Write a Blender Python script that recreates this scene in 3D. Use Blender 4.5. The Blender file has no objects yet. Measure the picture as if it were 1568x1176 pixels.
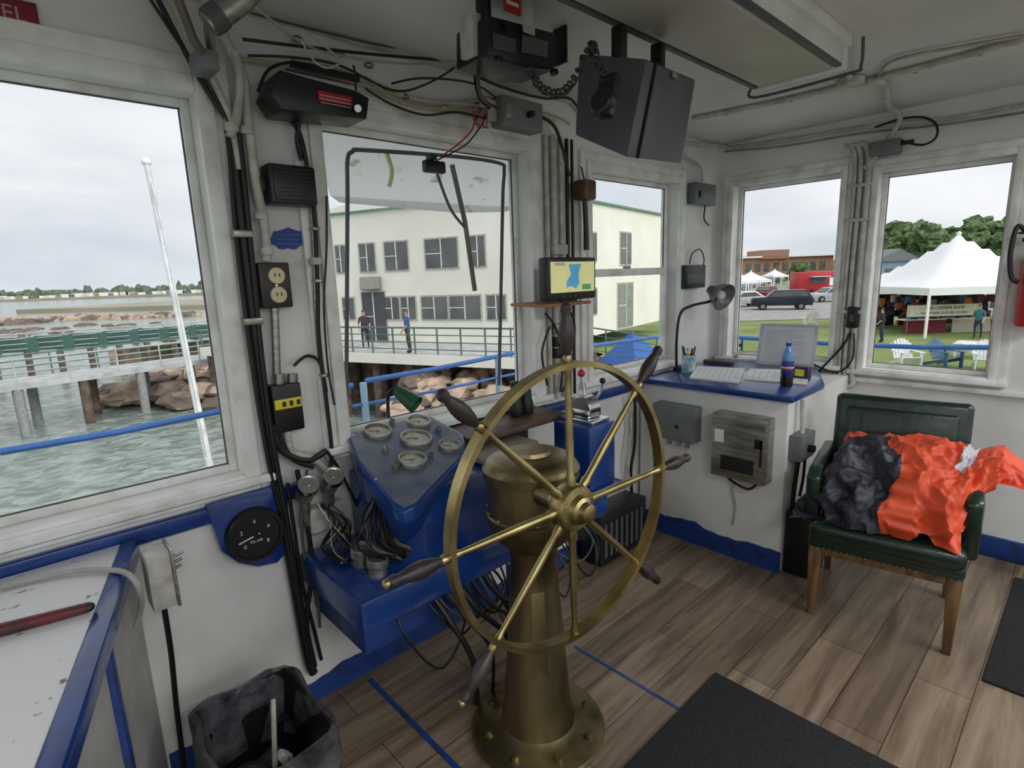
import bpy, bmesh, math, random
from mathutils import Vector, Matrix, noise
random.seed(7)
V=Vector
# ------------------------------------------------------------------ calibration
H=1.65; th=math.atan2(.678,.735)
r0=V((math.cos(th),-math.sin(th),0)); f0=V((math.sin(th),math.cos(th),0))
p=math.radians(11.05); ro=math.radians(2.0)
fw=f0*math.cos(p)-V((0,0,math.sin(p))); up0=f0*math.sin(p)+V((0,0,math.cos(p)))
cr=r0*math.cos(ro)-up0*math.sin(ro); cu=up0*math.cos(ro)+r0*math.sin(ro)
EYE=V((0,0,H))
def ray(u,v): return fw+cr*((u-784)/845)+cu*((588-v)/845)
def F(u,v,Y=2.0):
    d=ray(u,v); return EYE+d*(Y/d.y)
def R(u,v,X=3.92):
    d=ray(u,v); return EYE+d*(X/d.x)
def G(u,v,z=0):
    d=ray(u,v); return EYE+d*((z-H)/d.z)
def PL(u,v,o,n):
    d=ray(u,v); return EYE+d*((o-EYE).dot(n)/d.dot(n))
def W(x,y,z=0): return r0*x+f0*y+V((0,0,z))
def P(u,v,D):
    d=ray(u,v); return EYE+d*(D/d.dot(f0))
# ------------------------------------------------------------------ materials
def lin(c):
    o=[]
    for x in c:
        x=x/255; o.append(x/12.92 if x<=.04045 else ((x+.055)/1.055)**2.4)
    return (*o,1)
MC={}
def mat(name,col,rough=.5,metal=0,col2=None,scale=6,bump=0,bscale=40,emit=0,stretch=None,lo=.35,hi=.7,coat=0):
    if name in MC: return MC[name]
    m=bpy.data.materials.new(name); m.use_nodes=True; nt=m.node_tree; N=nt.nodes; L=nt.links
    b=N['Principled BSDF']; b.inputs['Roughness'].default_value=rough; b.inputs['Metallic'].default_value=metal
    b.inputs['Coat Weight'].default_value=coat
    c1=lin(col)
    if col2 is None: col2=tuple(max(0,x*.86) for x in col)
    tc=N.new('ShaderNodeTexCoord'); mp=N.new('ShaderNodeMapping'); L.new(tc.outputs['Object'],mp.inputs[0])
    if stretch: mp.inputs['Scale'].default_value=stretch
    nz=N.new('ShaderNodeTexNoise'); nz.inputs['Scale'].default_value=scale; nz.inputs['Detail'].default_value=6
    L.new(mp.outputs[0],nz.inputs['Vector'])
    cp=N.new('ShaderNodeValToRGB'); cp.color_ramp.elements[0].position=lo; cp.color_ramp.elements[1].position=hi
    cp.color_ramp.elements[0].color=lin(col2); cp.color_ramp.elements[1].color=c1
    L.new(nz.outputs[0],cp.inputs[0]); L.new(cp.outputs[0],b.inputs['Base Color'])
    if emit: L.new(cp.outputs[0],b.inputs['Emission Color']); b.inputs['Emission Strength'].default_value=emit
    if bump:
        n2=N.new('ShaderNodeTexNoise'); n2.inputs['Scale'].default_value=bscale; n2.inputs['Detail'].default_value=4
        L.new(mp.outputs[0],n2.inputs['Vector'])
        bp=N.new('ShaderNodeBump'); bp.inputs['Strength'].default_value=bump; bp.inputs['Distance'].default_value=.01
        L.new(n2.outputs[0],bp.inputs['Height']); L.new(bp.outputs[0],b.inputs['Normal'])
    MC[name]=m; return m
WALL=mat('painted_wall',(230,230,226),.5,col2=(206,205,200),scale=2.2,bump=.3,bscale=9,lo=.3,hi=.6)
CEIL=mat('painted_ceiling',(222,220,214),.55,col2=(200,198,192),scale=1.6,bump=.2,bscale=6)
TRIM=mat('white_gloss_trim',(236,236,232),.35,col2=(208,205,196),scale=9,bump=.15,bscale=30,lo=.3,hi=.55)
BLUE=mat('blue_gloss_paint',(24,66,140),.28,col2=(17,48,110),scale=7,bump=.1,bscale=30,coat=.3)
BLUEW=mat('worn_blue_paint',(26,60,126),.45,col2=(34,40,60),scale=14,lo=.3,hi=.5)
BLK=mat('black_plastic',(24,24,26),.4,col2=(16,16,18))
RUB=mat('black_rubber_cable',(20,20,22),.5)
GREYC=mat('painted_conduit',(204,202,194),.5,col2=(166,162,152),scale=20)
GREYM=mat('grey_enamel_box',(122,126,128),.45,col2=(104,108,110))
DGREY=mat('dark_grey_case',(84,86,90),.5,col2=(72,74,78))
STEEL=mat('brushed_steel',(178,176,168),.35,.8,col2=(138,134,124),scale=10,stretch=(1,1,6))
CHROME=mat('chrome',(214,216,218),.2,1)
BRASS=mat('polished_brass',(204,186,130),.36,1,col2=(150,134,92),scale=9)
BRASSD=mat('tarnished_brass',(168,152,112),.4,1,col2=(100,90,66),scale=5,bump=.15,bscale=30,stretch=(1,1,.4),lo=.35,hi=.62)
HANDLE=mat('dark_varnished_wood',(66,56,52),.42,col2=(34,30,30),scale=20)
WOOD=mat('chair_leg_wood',(132,98,60),.45,col2=(84,60,38),scale=12,stretch=(3,3,.5))
DWOOD=mat('brown_board',(104,80,62),.5,col2=(70,54,44),scale=10)
VINYL=mat('green_vinyl',(26,50,38),.3,col2=(16,34,26),scale=5,bump=.2,bscale=18,coat=.25)
ORANGE=mat('orange_nylon',(230,90,50),.5,col2=(206,68,36),scale=10,bump=.25,bscale=25)
NAVY=mat('charcoal_nylon',(52,52,64),.5,col2=(36,36,46),scale=10,bump=.25,bscale=25)
REFL=mat('reflective_tape',(205,205,210),.4)
DIAL=mat('dial_cream',(222,220,208),.4,col2=(198,194,178))
DIALB=mat('dial_black',(30,32,34),.35)
WHITE=mat('white_marking',(238,238,235),.5)
PAPER=mat('paper',(240,240,238),.7,col2=(228,228,226))
RED=mat('red_plastic',(196,34,34),.4)
DRED=mat('red_sign',(134,30,42),.4)
IVORY=mat('ivory_plastic',(222,208,170),.4)
YEL=mat('yellow_label',(232,214,50),.5)
GREEN=mat('green_enamel',(34,92,62),.35)
RUBMAT=mat('black_floor_mat',(36,36,37),.85,col2=(25,25,26),scale=60,bump=.6,bscale=150)
def glassmat(name='window_glass'):
    m=bpy.data.materials.new(name); m.use_nodes=True; N=m.node_tree.nodes; L=m.node_tree.links; N.clear()
    o=N.new('ShaderNodeOutputMaterial'); t=N.new('ShaderNodeBsdfTransparent'); g=N.new('ShaderNodeBsdfGlossy'); g.inputs['Roughness'].default_value=.02
    lw=N.new('ShaderNodeLayerWeight'); lw.inputs['Blend'].default_value=.12
    ml=N.new('ShaderNodeMath'); ml.operation='MULTIPLY'; ml.inputs[1].default_value=.5; L.new(lw.outputs['Fresnel'],ml.inputs[0])
    mx=N.new('ShaderNodeMixShader'); L.new(ml.outputs[0],mx.inputs[0]); L.new(t.outputs[0],mx.inputs[1]); L.new(g.outputs[0],mx.inputs[2]); L.new(mx.outputs[0],o.inputs[0])
    return m
GLASS=glassmat()
def vismat():
    m=bpy.data.materials.new('translucent_fibreglass'); m.use_nodes=True; N=m.node_tree.nodes; L=m.node_tree.links; N.clear()
    o=N.new('ShaderNodeOutputMaterial'); d=N.new('ShaderNodeBsdfDiffuse'); t=N.new('ShaderNodeBsdfTranslucent'); mx=N.new('ShaderNodeMixShader'); mx.inputs[0].default_value=.62
    tc=N.new('ShaderNodeTexCoord'); nz=N.new('ShaderNodeTexNoise'); nz.inputs['Scale'].default_value=9; nz.inputs['Detail'].default_value=10; L.new(tc.outputs['Object'],nz.inputs[0])
    cp=N.new('ShaderNodeValToRGB'); cp.color_ramp.elements[0].position=.31; cp.color_ramp.elements[1].position=.38; cp.color_ramp.elements[0].color=lin((206,198,184)); cp.color_ramp.elements[1].color=lin((243,243,241))
    L.new(nz.outputs[0],cp.inputs[0]); L.new(cp.outputs[0],d.inputs[0]); L.new(cp.outputs[0],t.inputs[0])
    L.new(d.outputs[0],mx.inputs[1]); L.new(t.outputs[0],mx.inputs[2]); L.new(mx.outputs[0],o.inputs[0]); return m
VIS=vismat()
def floormat():
    m=bpy.data.materials.new('vinyl_plank_floor'); m.use_nodes=True; nt=m.node_tree; N=nt.nodes; L=nt.links; b=N['Principled BSDF']
    tc=N.new('ShaderNodeTexCoord'); br=N.new('ShaderNodeTexBrick')
    L.new(tc.outputs['Object'],br.inputs['Vector'])
    br.inputs['Scale'].default_value=1; br.inputs['Brick Width'].default_value=1.25; br.inputs['Row Height'].default_value=.18
    br.inputs['Mortar Size'].default_value=.0016; br.offset=.37; br.inputs['Bias'].default_value=0
    br.inputs['Color1'].default_value=lin((144,127,108)); br.inputs['Color2'].default_value=lin((112,97,82)); br.inputs['Mortar'].default_value=lin((60,50,43))
    mp=N.new('ShaderNodeMapping'); mp.inputs['Scale'].default_value=(.9,10,1); L.new(tc.outputs['Object'],mp.inputs[0])
    nz=N.new('ShaderNodeTexNoise'); nz.inputs['Scale'].default_value=1.6; nz.inputs['Detail'].default_value=12; nz.inputs['Roughness'].default_value=.62; nz.inputs['Distortion'].default_value=.5
    L.new(mp.outputs[0],nz.inputs['Vector'])
    cp=N.new('ShaderNodeValToRGB'); cp.color_ramp.elements[0].position=.36; cp.color_ramp.elements[1].position=.62
    cp.color_ramp.elements[0].color=(.5,.46,.42,1); cp.color_ramp.elements[1].color=(1.08,1.08,1.07,1)
    L.new(nz.outputs[0],cp.inputs[0])
    mx=N.new('ShaderNodeMix'); mx.data_type='RGBA'; mx.blend_type='MULTIPLY'; mx.inputs[0].default_value=1
    L.new(br.outputs[0],mx.inputs[6]); L.new(cp.outputs[0],mx.inputs[7]); L.new(mx.outputs[2],b.inputs['Base Color'])
    b.inputs['Roughness'].default_value=.36
    return m
FLOOR=floormat()
def watermat():
    m=bpy.data.materials.new('harbour_water'); m.use_nodes=True; nt=m.node_tree; N=nt.nodes; L=nt.links; b=N['Principled BSDF']
    b.inputs['Roughness'].default_value=.15
    tc=N.new('ShaderNodeTexCoord'); nz=N.new('ShaderNodeTexNoise'); nz.inputs['Scale'].default_value=1.3; nz.inputs['Detail'].default_value=8; nz.inputs['Distortion'].default_value=.8
    L.new(tc.outputs['Object'],nz.inputs['Vector'])
    bp=N.new('ShaderNodeBump'); bp.inputs['Strength'].default_value=.7; bp.inputs['Distance'].default_value=.25
    L.new(nz.outputs[0],bp.inputs['Height']); L.new(bp.outputs[0],b.inputs['Normal'])
    cp=N.new('ShaderNodeValToRGB'); cp.color_ramp.elements[0].color=lin((110,126,116)); cp.color_ramp.elements[1].color=lin((156,168,158)); cp.color_ramp.elements[0].position=.4; cp.color_ramp.elements[1].position=.62
    L.new(nz.outputs[0],cp.inputs[0]); L.new(cp.outputs[0],b.inputs['Base Color'])
    return m
WATER=watermat()
GRASS=mat('grass',(136,150,84),.9,col2=(106,122,64),scale=.5)
ASPH=mat('asphalt',(166,164,160),.9,col2=(146,144,140),scale=1)
ROCK=mat('shore_rock',(206,182,158),.9,col2=(146,126,110),scale=1.5,bump=.6,bscale=4)
ROCKD=mat('wet_shore_rock',(136,118,104),.9,col2=(92,82,74),scale=1.5,bump=.6,bscale=4)
TREE=mat('tree_foliage',(110,134,84),.9,col2=(60,82,50),scale=1.6,bump=1,bscale=3,lo=.42,hi=.6)
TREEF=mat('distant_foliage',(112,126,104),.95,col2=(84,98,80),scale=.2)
BWALL=mat('building_siding',(247,245,234),.7,col2=(236,232,218),scale=.5)
BGREEN=mat('green_roof_trim',(110,150,134),.6)
BWIN=mat('building_window_glass',(112,116,112),.25,col2=(80,84,82),scale=.6)
PIERW=mat('weathered_pier',(200,202,198),.8,col2=(168,170,166),scale=2)
PIERG=mat('pier_green_rail',(100,128,118),.6)
PILE=mat('timber_pile',(128,110,94),.9,col2=(78,68,60),scale=3)
LBLUE=mat('ship_rail_blue',(60,112,186),.4)
CANV=mat('white_canvas',(246,246,246),.7,col2=(236,238,240),scale=.5)
# ------------------------------------------------------------------ mesh builder
class B:
    def __init__(s): s.v=[];s.f=[];s.m=[];s.mats=[]
    def mi(s,m):
        if m not in s.mats: s.mats.append(m)
        return s.mats.index(m)
    def raw(s,vs,fs,m,M=None):
        o=len(s.v); k=s.mi(m)
        s.v+= [(M@V(x)) if M else V(x) for x in vs]
        for f in fs: s.f.append([i+o for i in f]); s.m.append(k)
    def bm(s,bm,m,M=None):
        bm.verts.ensure_lookup_table()
        for i,x in enumerate(bm.verts): x.index=i
        s.raw([x.co.copy() for x in bm.verts],[[q.index for q in f.verts] for f in bm.faces],m,M); bm.free()
    def xf(s,M): s.v=[M@q for q in s.v]
    def box(s,a,b,m,bev=0,M=None,seg=2):
        a=V(a);b=V(b); lo=V([min(a[i],b[i]) for i in range(3)]); hi=V([max(a[i],b[i]) for i in range(3)])
        x=bmesh.new(); bmesh.ops.create_cube(x,size=1)
        c=(lo+hi)/2; d=hi-lo
        for q in x.verts: q.co=V((q.co.x*d.x,q.co.y*d.y,q.co.z*d.z))+c
        if bev>0: bmesh.ops.bevel(x,geom=x.edges[:],offset=min(bev,min(d)*.45),segments=seg,affect='EDGES',profile=.5)
        s.bm(x,m,M)
    def hexa(s,p8,m,bev=0):
        x=bmesh.new(); q=[x.verts.new(a) for a in p8]
        for f in [(0,3,2,1),(4,5,6,7),(0,1,5,4),(1,2,6,5),(2,3,7,6),(3,0,4,7)]: x.faces.new([q[i] for i in f])
        bmesh.ops.recalc_face_normals(x,faces=x.faces)
        if bev: bmesh.ops.bevel(x,geom=x.edges[:],offset=bev,segments=2,affect='EDGES',profile=.5)
        s.bm(x,m)
    def prism(s,poly,ext,m,bev=0):
        x=bmesh.new(); n=len(poly); ext=V(ext)
        a=[x.verts.new(q) for q in poly]; b=[x.verts.new(V(q)+ext) for q in poly]
        x.faces.new(a); x.faces.new(b[::-1])
        for i in range(n): x.faces.new([a[i],b[i],b[(i+1)%n],a[(i+1)%n]])
        bmesh.ops.recalc_face_normals(x,faces=x.faces)
        if bev: bmesh.ops.bevel(x,geom=x.edges[:],offset=bev,segments=2,affect='EDGES',profile=.5)
        s.bm(x,m)
    def lathe(s,prof,m,M=None,n=32,closed=False):
        vs=[];fs=[];k=len(prof)
        for i in range(n):
            a=2*math.pi*i/n
            for r,z in prof: vs.append(V((r*math.cos(a),r*math.sin(a),z)))
        for i in range(n):
            j=(i+1)%n
            for q in range(k if closed else k-1):
                w=(q+1)%k; fs.append([i*k+q,j*k+q,j*k+w,i*k+w])
        if not closed:
            if prof[0][0]>1e-5: fs.append([i*k for i in range(n)][::-1])
            if prof[-1][0]>1e-5: fs.append([i*k+k-1 for i in range(n)])
        s.raw(vs,fs,m,M)
    def cyl(s,a,b,r,m,r2=None,n=16):
        a=V(a);b=V(b); s.lathe([(r,0),(r if r2 is None else r2,(b-a).length)],m,frame(a,b-a),n)
    def sph(s,c,r,m,M=None,n=2):
        x=bmesh.new(); bmesh.ops.create_icosphere(x,subdivisions=n,radius=1)
        r=V(r) if hasattr(r,'__len__') else V((r,r,r))
        for q in x.verts: q.co=V((q.co.x*r.x,q.co.y*r.y,q.co.z*r.z))+V(c)
        s.bm(x,m,M)
    def blob(s,c,r,m,amp=.15,fr=2,sub=4,seed=0,M=None,flat=None,st=(1,1,1)):
        x=bmesh.new(); bmesh.ops.create_icosphere(x,subdivisions=sub,radius=1); r=V(r)
        for q in x.verts:
            d=q.co.copy(); e=V((d.x*st[0],d.y*st[1],d.z*st[2]))
            h=noise.noise(e*fr+V((seed*3.1,seed,0)))+.5*noise.noise(e*fr*2.3+V((seed,5,1)))
            d*=1+amp*h
            q.co=V((d.x*r.x,d.y*r.y,d.z*r.z))+V(c)
            if flat is not None and q.co.z<flat: q.co.z=flat
        s.bm(x,m,M)
    def tube(s,pts,r,m,n=8,sm=True,sub=6,caps=True):
        pts=[V(q) for q in pts]
        if sm and len(pts)>2:
            o=[]
            for i in range(len(pts)-1):
                p0=pts[max(i-1,0)];p1=pts[i];p2=pts[i+1];p3=pts[min(i+2,len(pts)-1)]
                for k in range(sub):
                    t=k/sub; o.append(.5*((2*p1)+(p2-p0)*t+(2*p0-5*p1+4*p2-p3)*t*t+(3*p1-p0-3*p2+p3)*t**3))
            o.append(pts[-1]); pts=o
        vs=[];fs=[]; L=len(pts); nrm=None
        for i,q in enumerate(pts):
            t=(pts[min(i+1,L-1)]-pts[max(i-1,0)])
            if t.length<1e-7: t=V((0,0,1))
            t.normalize()
            if nrm is None: nrm=t.orthogonal().normalized()
            nrm=(nrm-t*nrm.dot(t))
            if nrm.length<1e-5: nrm=t.orthogonal()
            nrm.normalize(); bn=t.cross(nrm)
            rr=r(i/(L-1)) if callable(r) else r
            for k in range(n):
                a=2*math.pi*k/n; vs.append(q+nrm*(rr*math.cos(a))+bn*(rr*math.sin(a)))
        for i in range(L-1):
            for k in range(n):
                j=(k+1)%n; fs.append([i*n+k,i*n+j,(i+1)*n+j,(i+1)*n+k])
        if caps: fs.append(list(range(n))[::-1]); fs.append([(L-1)*n+k for k in range(n)])
        s.raw(vs,fs,m)
    def text(s,body,size,m,M):
        c=bpy.data.curves.new('t','FONT'); c.body=body; c.size=size; c.extrude=.0006; c.align_x='CENTER'; c.align_y='CENTER'; c.resolution_u=2
        o=bpy.data.objects.new('t',c); me=bpy.data.meshes.new_from_object(o)
        s.raw([q.co.copy() for q in me.vertices],[list(f.vertices) for f in me.polygons],m,M)
        bpy.data.objects.remove(o); bpy.data.meshes.remove(me)
    def done(s,name,smooth=True,ang=38):
        me=bpy.data.meshes.new(name); me.from_pydata([tuple(q) for q in s.v],[],s.f)
        for m in s.mats: me.materials.append(m)
        me.polygons.foreach_set('material_index',s.m)
        me.polygons.foreach_set('use_smooth',[smooth]*len(s.f)); me.update()
        if smooth: me.set_sharp_from_angle(angle=math.radians(ang))
        o=bpy.data.objects.new(name,me); bpy.context.collection.objects.link(o); return o
def frame(o,z,y=None):
    z=V(z).normalized()
    if y is None: x=z.orthogonal().normalized(); y=z.cross(x)
    else:
        y=V(y); x=y.cross(z).normalized(); y=z.cross(x)
    M=Matrix((x,y,z)).transposed().to_4x4(); M.translation=V(o); return M
def FM(q): return frame(q,(0,-1,0),(0,0,1))     # on front wall, facing -Y
def RM(q): return frame(q,(-1,0,0),(0,0,1))     # on right wall / cabinet face
# ------------------------------------------------------------------ room shell
def wallbox(name,axis,a0,a1,z0,z1,t0,t1,holes,m):
    b=B()
    def bx(p0,p1,q0,q1):
        if p1-p0<1e-4 or q1-q0<1e-4: return
        if axis=='x': b.box((p0,t0,q0),(p1,t1,q1),m)
        else: b.box((t0,p0,q0),(t1,p1,q1),m)
    c=a0
    for (h0,h1,y0,y1) in sorted(holes):
        bx(c,h0,z0,z1); bx(h0,h1,z0,y0); bx(h0,h1,y1,z1); c=h1
    bx(c,a1,z0,z1); return b.done(name,False)
CZ=2.5
WA=(-.45,.555,1.0,2.235); WB=(.945,1.995,1.035,2.235); WC=(2.455,3.375,1.05,2.205)
WD=(1.2,1.88,1.02,2.21); WE=(.40,1.005,1.01,2.175)
wallbox('wall_front','x',-1.1,3.92,0,CZ,2.0,2.12,[WA,WB,WC],WALL)
wallbox('wall_right','y',-1.6,2.12,0,CZ,3.92,4.04,[(-1.4,-.1,.9,2.2),WE,WD],WALL)
wallbox('wall_left','y',-1.6,2.12,0,CZ,-1.22,-1.1,[(-1.4,-.3,.9,2.25),(.0,1.7,.95,2.25)],WALL)
wallbox('wall_back','x',-1.22,4.04,0,CZ,-1.72,-1.6,[(-.95,.5,.8,2.3),(.7,2.1,.8,2.3),(2.3,3.7,.8,2.3)],WALL)
b=B(); b.box((-1.22,-1.72,-.08),(4.04,2.12,0),FLOOR); b.done('floor',False)
b=B(); b.box((-1.35,-1.85,CZ),(4.2,2.3,CZ+.08),CEIL); b.done('ceiling',False)
b=B()
xs=[.2+.03*i for i in range(92)]
def bh(x): return .09+.03*noise.noise(V((x*4,0,0)))+.015*noise.noise(V((x*15,3,0)))
for i in range(91): b.prism([V((xs[i],1.99,0)),V((xs[i+1],1.99,0)),V((xs[i+1],1.99,bh(xs[i+1]))),V((xs[i],1.99,bh(xs[i])))],(0,.008,0),BLUEW)
b.done('baseboard_front')
b=B(); b.box((3.895,-1.6,0),(3.92,1.04,.12),BLUEW,.004); b.done('baseboard_right')
wn=[0]
def window(Mf,w,h,sash=False,cw=.08,sill=True,gap=.09):
    wn[0]+=1; b=B()
    for (o0,o1,t) in ((cw,cw*.45,.018),(cw*.45,-.004,.03)):
        b.box((-o0,-o0*.6,0),(-o1,h+o0,t),TRIM,.004,Mf); b.box((w+o1,-o0*.6,0),(w+o0,h+o0,t),TRIM,.004,Mf)
        b.box((-o1,h+o1,0),(w+o1,h+o0,t),TRIM,.004,Mf); b.box((-o1,-o0*.6,0),(w+o1,-o1,t),TRIM,.004,Mf)
    if sill: b.box((-cw-.01,-.035,.0),(w+cw+.01,-.004,.05),TRIM,.006,Mf)
    s=.026; z0,z1=-gap-.02,-gap+.02
    b.box((0,0,z0),(s,h,z1),TRIM,.003,Mf); b.box((w-s,0,z0),(w,h,z1),TRIM,.003,Mf)
    b.box((s,0,z0),(w-s,s,z1),TRIM,.003,Mf); b.box((s,h-s,z0),(w-s,h,z1),TRIM,.003,Mf)
    for (a_,c_) in (((s,s),(s+.004,h-s)),((w-s-.004,s),(w-s,h-s)),((s,s),(w-s,s+.004)),((s,h-s-.004),(w-s,h-s))): b.box((a_[0],a_[1],-gap),(c_[0],c_[1],-gap+.006),DGREY,0,Mf)
    if sash:
        b.box((s,h*.50,z0),(w-s,h*.50+.045,z1+.015),TRIM,.003,Mf)
        b.box((s,s,z1-.01),(s+.03,h*.50,z1+.012),TRIM,.003,Mf); b.box((w-s-.03,s,z1-.01),(w-s,h*.50,z1+.012),TRIM,.003,Mf)
        b.box((w*.45,h*.50+.045,z1),(w*.45+.06,h*.50+.06,z1+.02),STEEL,.003,Mf)
    b.raw([(s,s,-gap),(w-s,s,-gap),(w-s,h-s,-gap),(s,h-s,-gap)],[[0,1,2,3]],GLASS,Mf)
    return b.done('window_%d'%wn[0])
window(FM((WA[0],2,WA[2])),WA[1]-WA[0],WA[3]-WA[2],cw=.1)
window(FM((WB[0],2,WB[2])),WB[1]-WB[0],WB[3]-WB[2],cw=.1)
window(FM((WC[0],2,WC[2])),WC[1]-WC[0],WC[3]-WC[2],True,cw=.08)
window(RM((3.92,WD[1],WD[2])),WD[1]-WD[0],WD[3]-WD[2],cw=.07)
window(RM((3.92,WE[1],WE[2])),WE[1]-WE[0],WE[3]-WE[2],cw=.07)
b=B(); b.box((-1.1,1.965,.87),(.74,2.0,.925),BLUE,.006); b.box((2.02,1.95,.925),(3.9,2.0,.97),BLUE,.006); b.done('trim_1')
b=B(); b.box((3.89,-1.6,.925),(3.92,1.2,.955),TRIM,.004); b.done('trim_2')
b=B()
q=G(880,990); b.box((q.x-.006,.72,0),(q.x+.006,q.y,.003),BLUE)
q=G(585,1060); b.box((q.x-.010,.7,0),(q.x+.010,q.y+.1,.003),BLUEW); b.done('trim_3')
# ------------------------------------------------------------------ mats
b=B(); b.box((.75,-.6,0),(1.954,.936,.012),RUBMAT,.004); b.done('rubber_floor_mat')
b=B(); b.box((2.65,-.8,0),(3.7,.17,.012),RUBMAT,.004); b.done('rubber_floor_mat.001')
# ------------------------------------------------------------------ steering wheel
C=V((1.152,1.01,.98)); RW=.422
wa=math.radians(-4); wn_=V((math.sin(wa),-math.cos(wa),0))
b=B(); MY=frame(C,wn_,(0,0,1))
b.lathe([(RW-.008,-.018),(RW+.008,-.018),(RW+.008,.018),(RW-.008,.018)],BRASS,MY,96,True)
b.lathe([(0,-.06),(.038,-.06),(.04,-.03),(.066,-.028),(.07,-.02),(.07,.02),(.066,.028),(.045,.032),(.04,.05),(.03,.056),(.026,.075),(.012,.08),(0,.08)],BRASS,MY,40)
for k in range(8):
    a=math.radians(90+45*k+1); d=V((math.cos(a),math.sin(a),0)); Ms=MY@frame((0,0,0),d)
    b.lathe([(.013,.06),(.015,.09),(.011,.1),(.0125,.2),(.0095,.35),(.0085,.39),(.013,.405),(.013,RW-.008)],BRASS,Ms,14)
    if k!=4:
        b.lathe([(.012,RW+.008),(.014,RW+.02),(.010,RW+.028)],BRASS,Ms,16)
        b.lathe([(.010,RW+.028),(.017,RW+.05),(.0225,RW+.08),(.021,RW+.105),(.014,RW+.135),(.0125,RW+.142),(.016,RW+.152),(.015,RW+.165),(.006,RW+.173),(0,RW+.174)],HANDLE,Ms,18)
        if k in (2,3): b.sph((0,0,RW+.172),.013,BRASS,Ms)
for k in range(8):
    a=math.radians(22.5+45*k); b.sph((.055*math.cos(a),.055*math.sin(a),.027),.005,BRASS,MY,1)
b.cyl(C-wn_*.05,C-wn_*.13,.035,BRASSD)
b.done('ships_steering_wheel')
# pedestal
PX=1.245
b=B(); MP=Matrix.Translation((PX,1.27,0))
b.lathe([(.24,0),(.245,.012),(.24,.022),(.222,.026),(.16,.034),(.135,.05),(.125,.09),(.115,.2),(.1,.4),(.086,.6),(.08,.7),(.085,.71),(.085,.725),(.1,.745),(.14,.785),(.156,.83),(.158,.86),(.152,.865),(.152,.985),(.163,.99),(.165,1.02),(.157,1.03),(.148,1.045),(.12,1.06),(.07,1.066),(.065,1.078),(0,1.08)],BRASSD,MP,56)
for k in range(8):
    a=math.radians(20+45*k); c=(PX+.195*math.cos(a),1.27+.195*math.sin(a),.026)
    b.lathe([(.02,0),(.02,.004),(.013,.005),(.013,.018),(0,.02)],BRASSD,Matrix.Translation(c),6)
for k in range(14):
    a=2*math.pi*k/14; b.sph((PX+.155*math.cos(a),1.27+.155*math.sin(a),.87),.006,BRASS,None,1)
for (aa,z0_,z1_) in ((math.radians(232),.28,.6),):
    dv=V((math.cos(aa),math.sin(aa),0)); tv=V((-dv.y,dv.x,0)); rr=lambda z_:.115-(z_-.2)*.073+.001
    c_=V((PX,1.27,0))
    b.hexa([c_+dv*(rr(z0_)-.004)-tv*.03+V((0,0,z0_)),c_+dv*(rr(z0_)-.004)+tv*.03+V((0,0,z0_)),c_+dv*(rr(z0_)+.002)+tv*.03+V((0,0,z0_)),c_+dv*(rr(z0_)+.002)-tv*.03+V((0,0,z0_)),
            c_+dv*(rr(z1_)-.004)-tv*.022+V((0,0,z1_)),c_+dv*(rr(z1_)-.004)+tv*.022+V((0,0,z1_)),c_+dv*(rr(z1_)+.002)+tv*.022+V((0,0,z1_)),c_+dv*(rr(z1_)+.002)-tv*.022+V((0,0,z1_))],BRASSD,.001)
b.done('steering_pedestal')
# ------------------------------------------------------------------ gauges
def gauge(b,M,r,face=DIAL,bez=STEEL,marks=DIALB,needle=-.6,depth=.02):
    b.lathe([(r,-.01),(r,depth),(r*.96,depth+.004),(r*.86,depth+.004),(r*.84,depth-.004)],bez,M,32)
    b.lathe([(r*.86,depth-.006),(0,depth-.006)],face,M,32)
    for k in range(21):
        a=math.radians(-135+270*k/20); L=.16 if k%5==0 else .09
        M2=M@Matrix.Rotation(-a,4,'Z'); b.box((-r*.016,r*(.78-L),depth-.006),(r*.016,r*.78,depth-.0045),marks,0,M2)
    M2=M@Matrix.Rotation(-needle*2,4,'Z'); b.box((-r*.025,-r*.15,depth-.005),(r*.025,r*.62,depth-.003),marks,0,M2)
    b.lathe([(r*.09,depth-.006),(r*.09,depth),(0,depth)],bez,M,12)
    b.box((-r*.25,-r*.45,depth-.006),(r*.25,-r*.36,depth-.005),marks,0,M)
# console
b=B(); po=V((1.1,1.95,1.05)); pn=V((0,-.28,1)).normalized()
poly=[PL(u,v,po,pn) for u,v in [(533,672),(540,661),(650,636),(660,637),(708,664),(713,678),(706,702),(636,776),(618,784),(602,774),(545,704)]]
b.prism(poly,(0,0,-.05),BLUE,.006)
cen=sum(poly,V())/len(poly)
low=[cen+(q-cen)*.88+V((0,.03,-.15)) for q in poly]
n=len(poly); b.raw([q+V((0,0,-.045)) for q in poly]+low,[[i,(i+1)%n,n+(i+1)%n,n+i] for i in range(n)],BLUE)
face=[cen+(q-cen)*.95+pn*.002 for q in poly]; b.raw(face,[list(range(n))],mat('gauge_panel_plate',(112,118,128),.4,.3,col2=(74,86,112),scale=10))
for (u,v,r,f) in [(578,663,.058,DIAL),(641,648,.052,DIAL),(637,674,.066,DIAL),(688,685,.046,DIAL),(631,707,.055,DIAL),(590,690,.014,DIALB),(671,660,.013,DIALB),(606,716,.012,DIALB),(660,700,.01,DIALB),(600,648,.012,CHROME)]:
    gauge(b,frame(PL(u,v,po,pn),pn,(0,1,0)),r,f,STEEL,depth=.014)
for k,t in ((0,.5),(2,.5),(5,.5),(9,.5)):
    b.sph(face[k].lerp(face[(k+1)%n],t),.006,CHROME,None,1)
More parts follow.
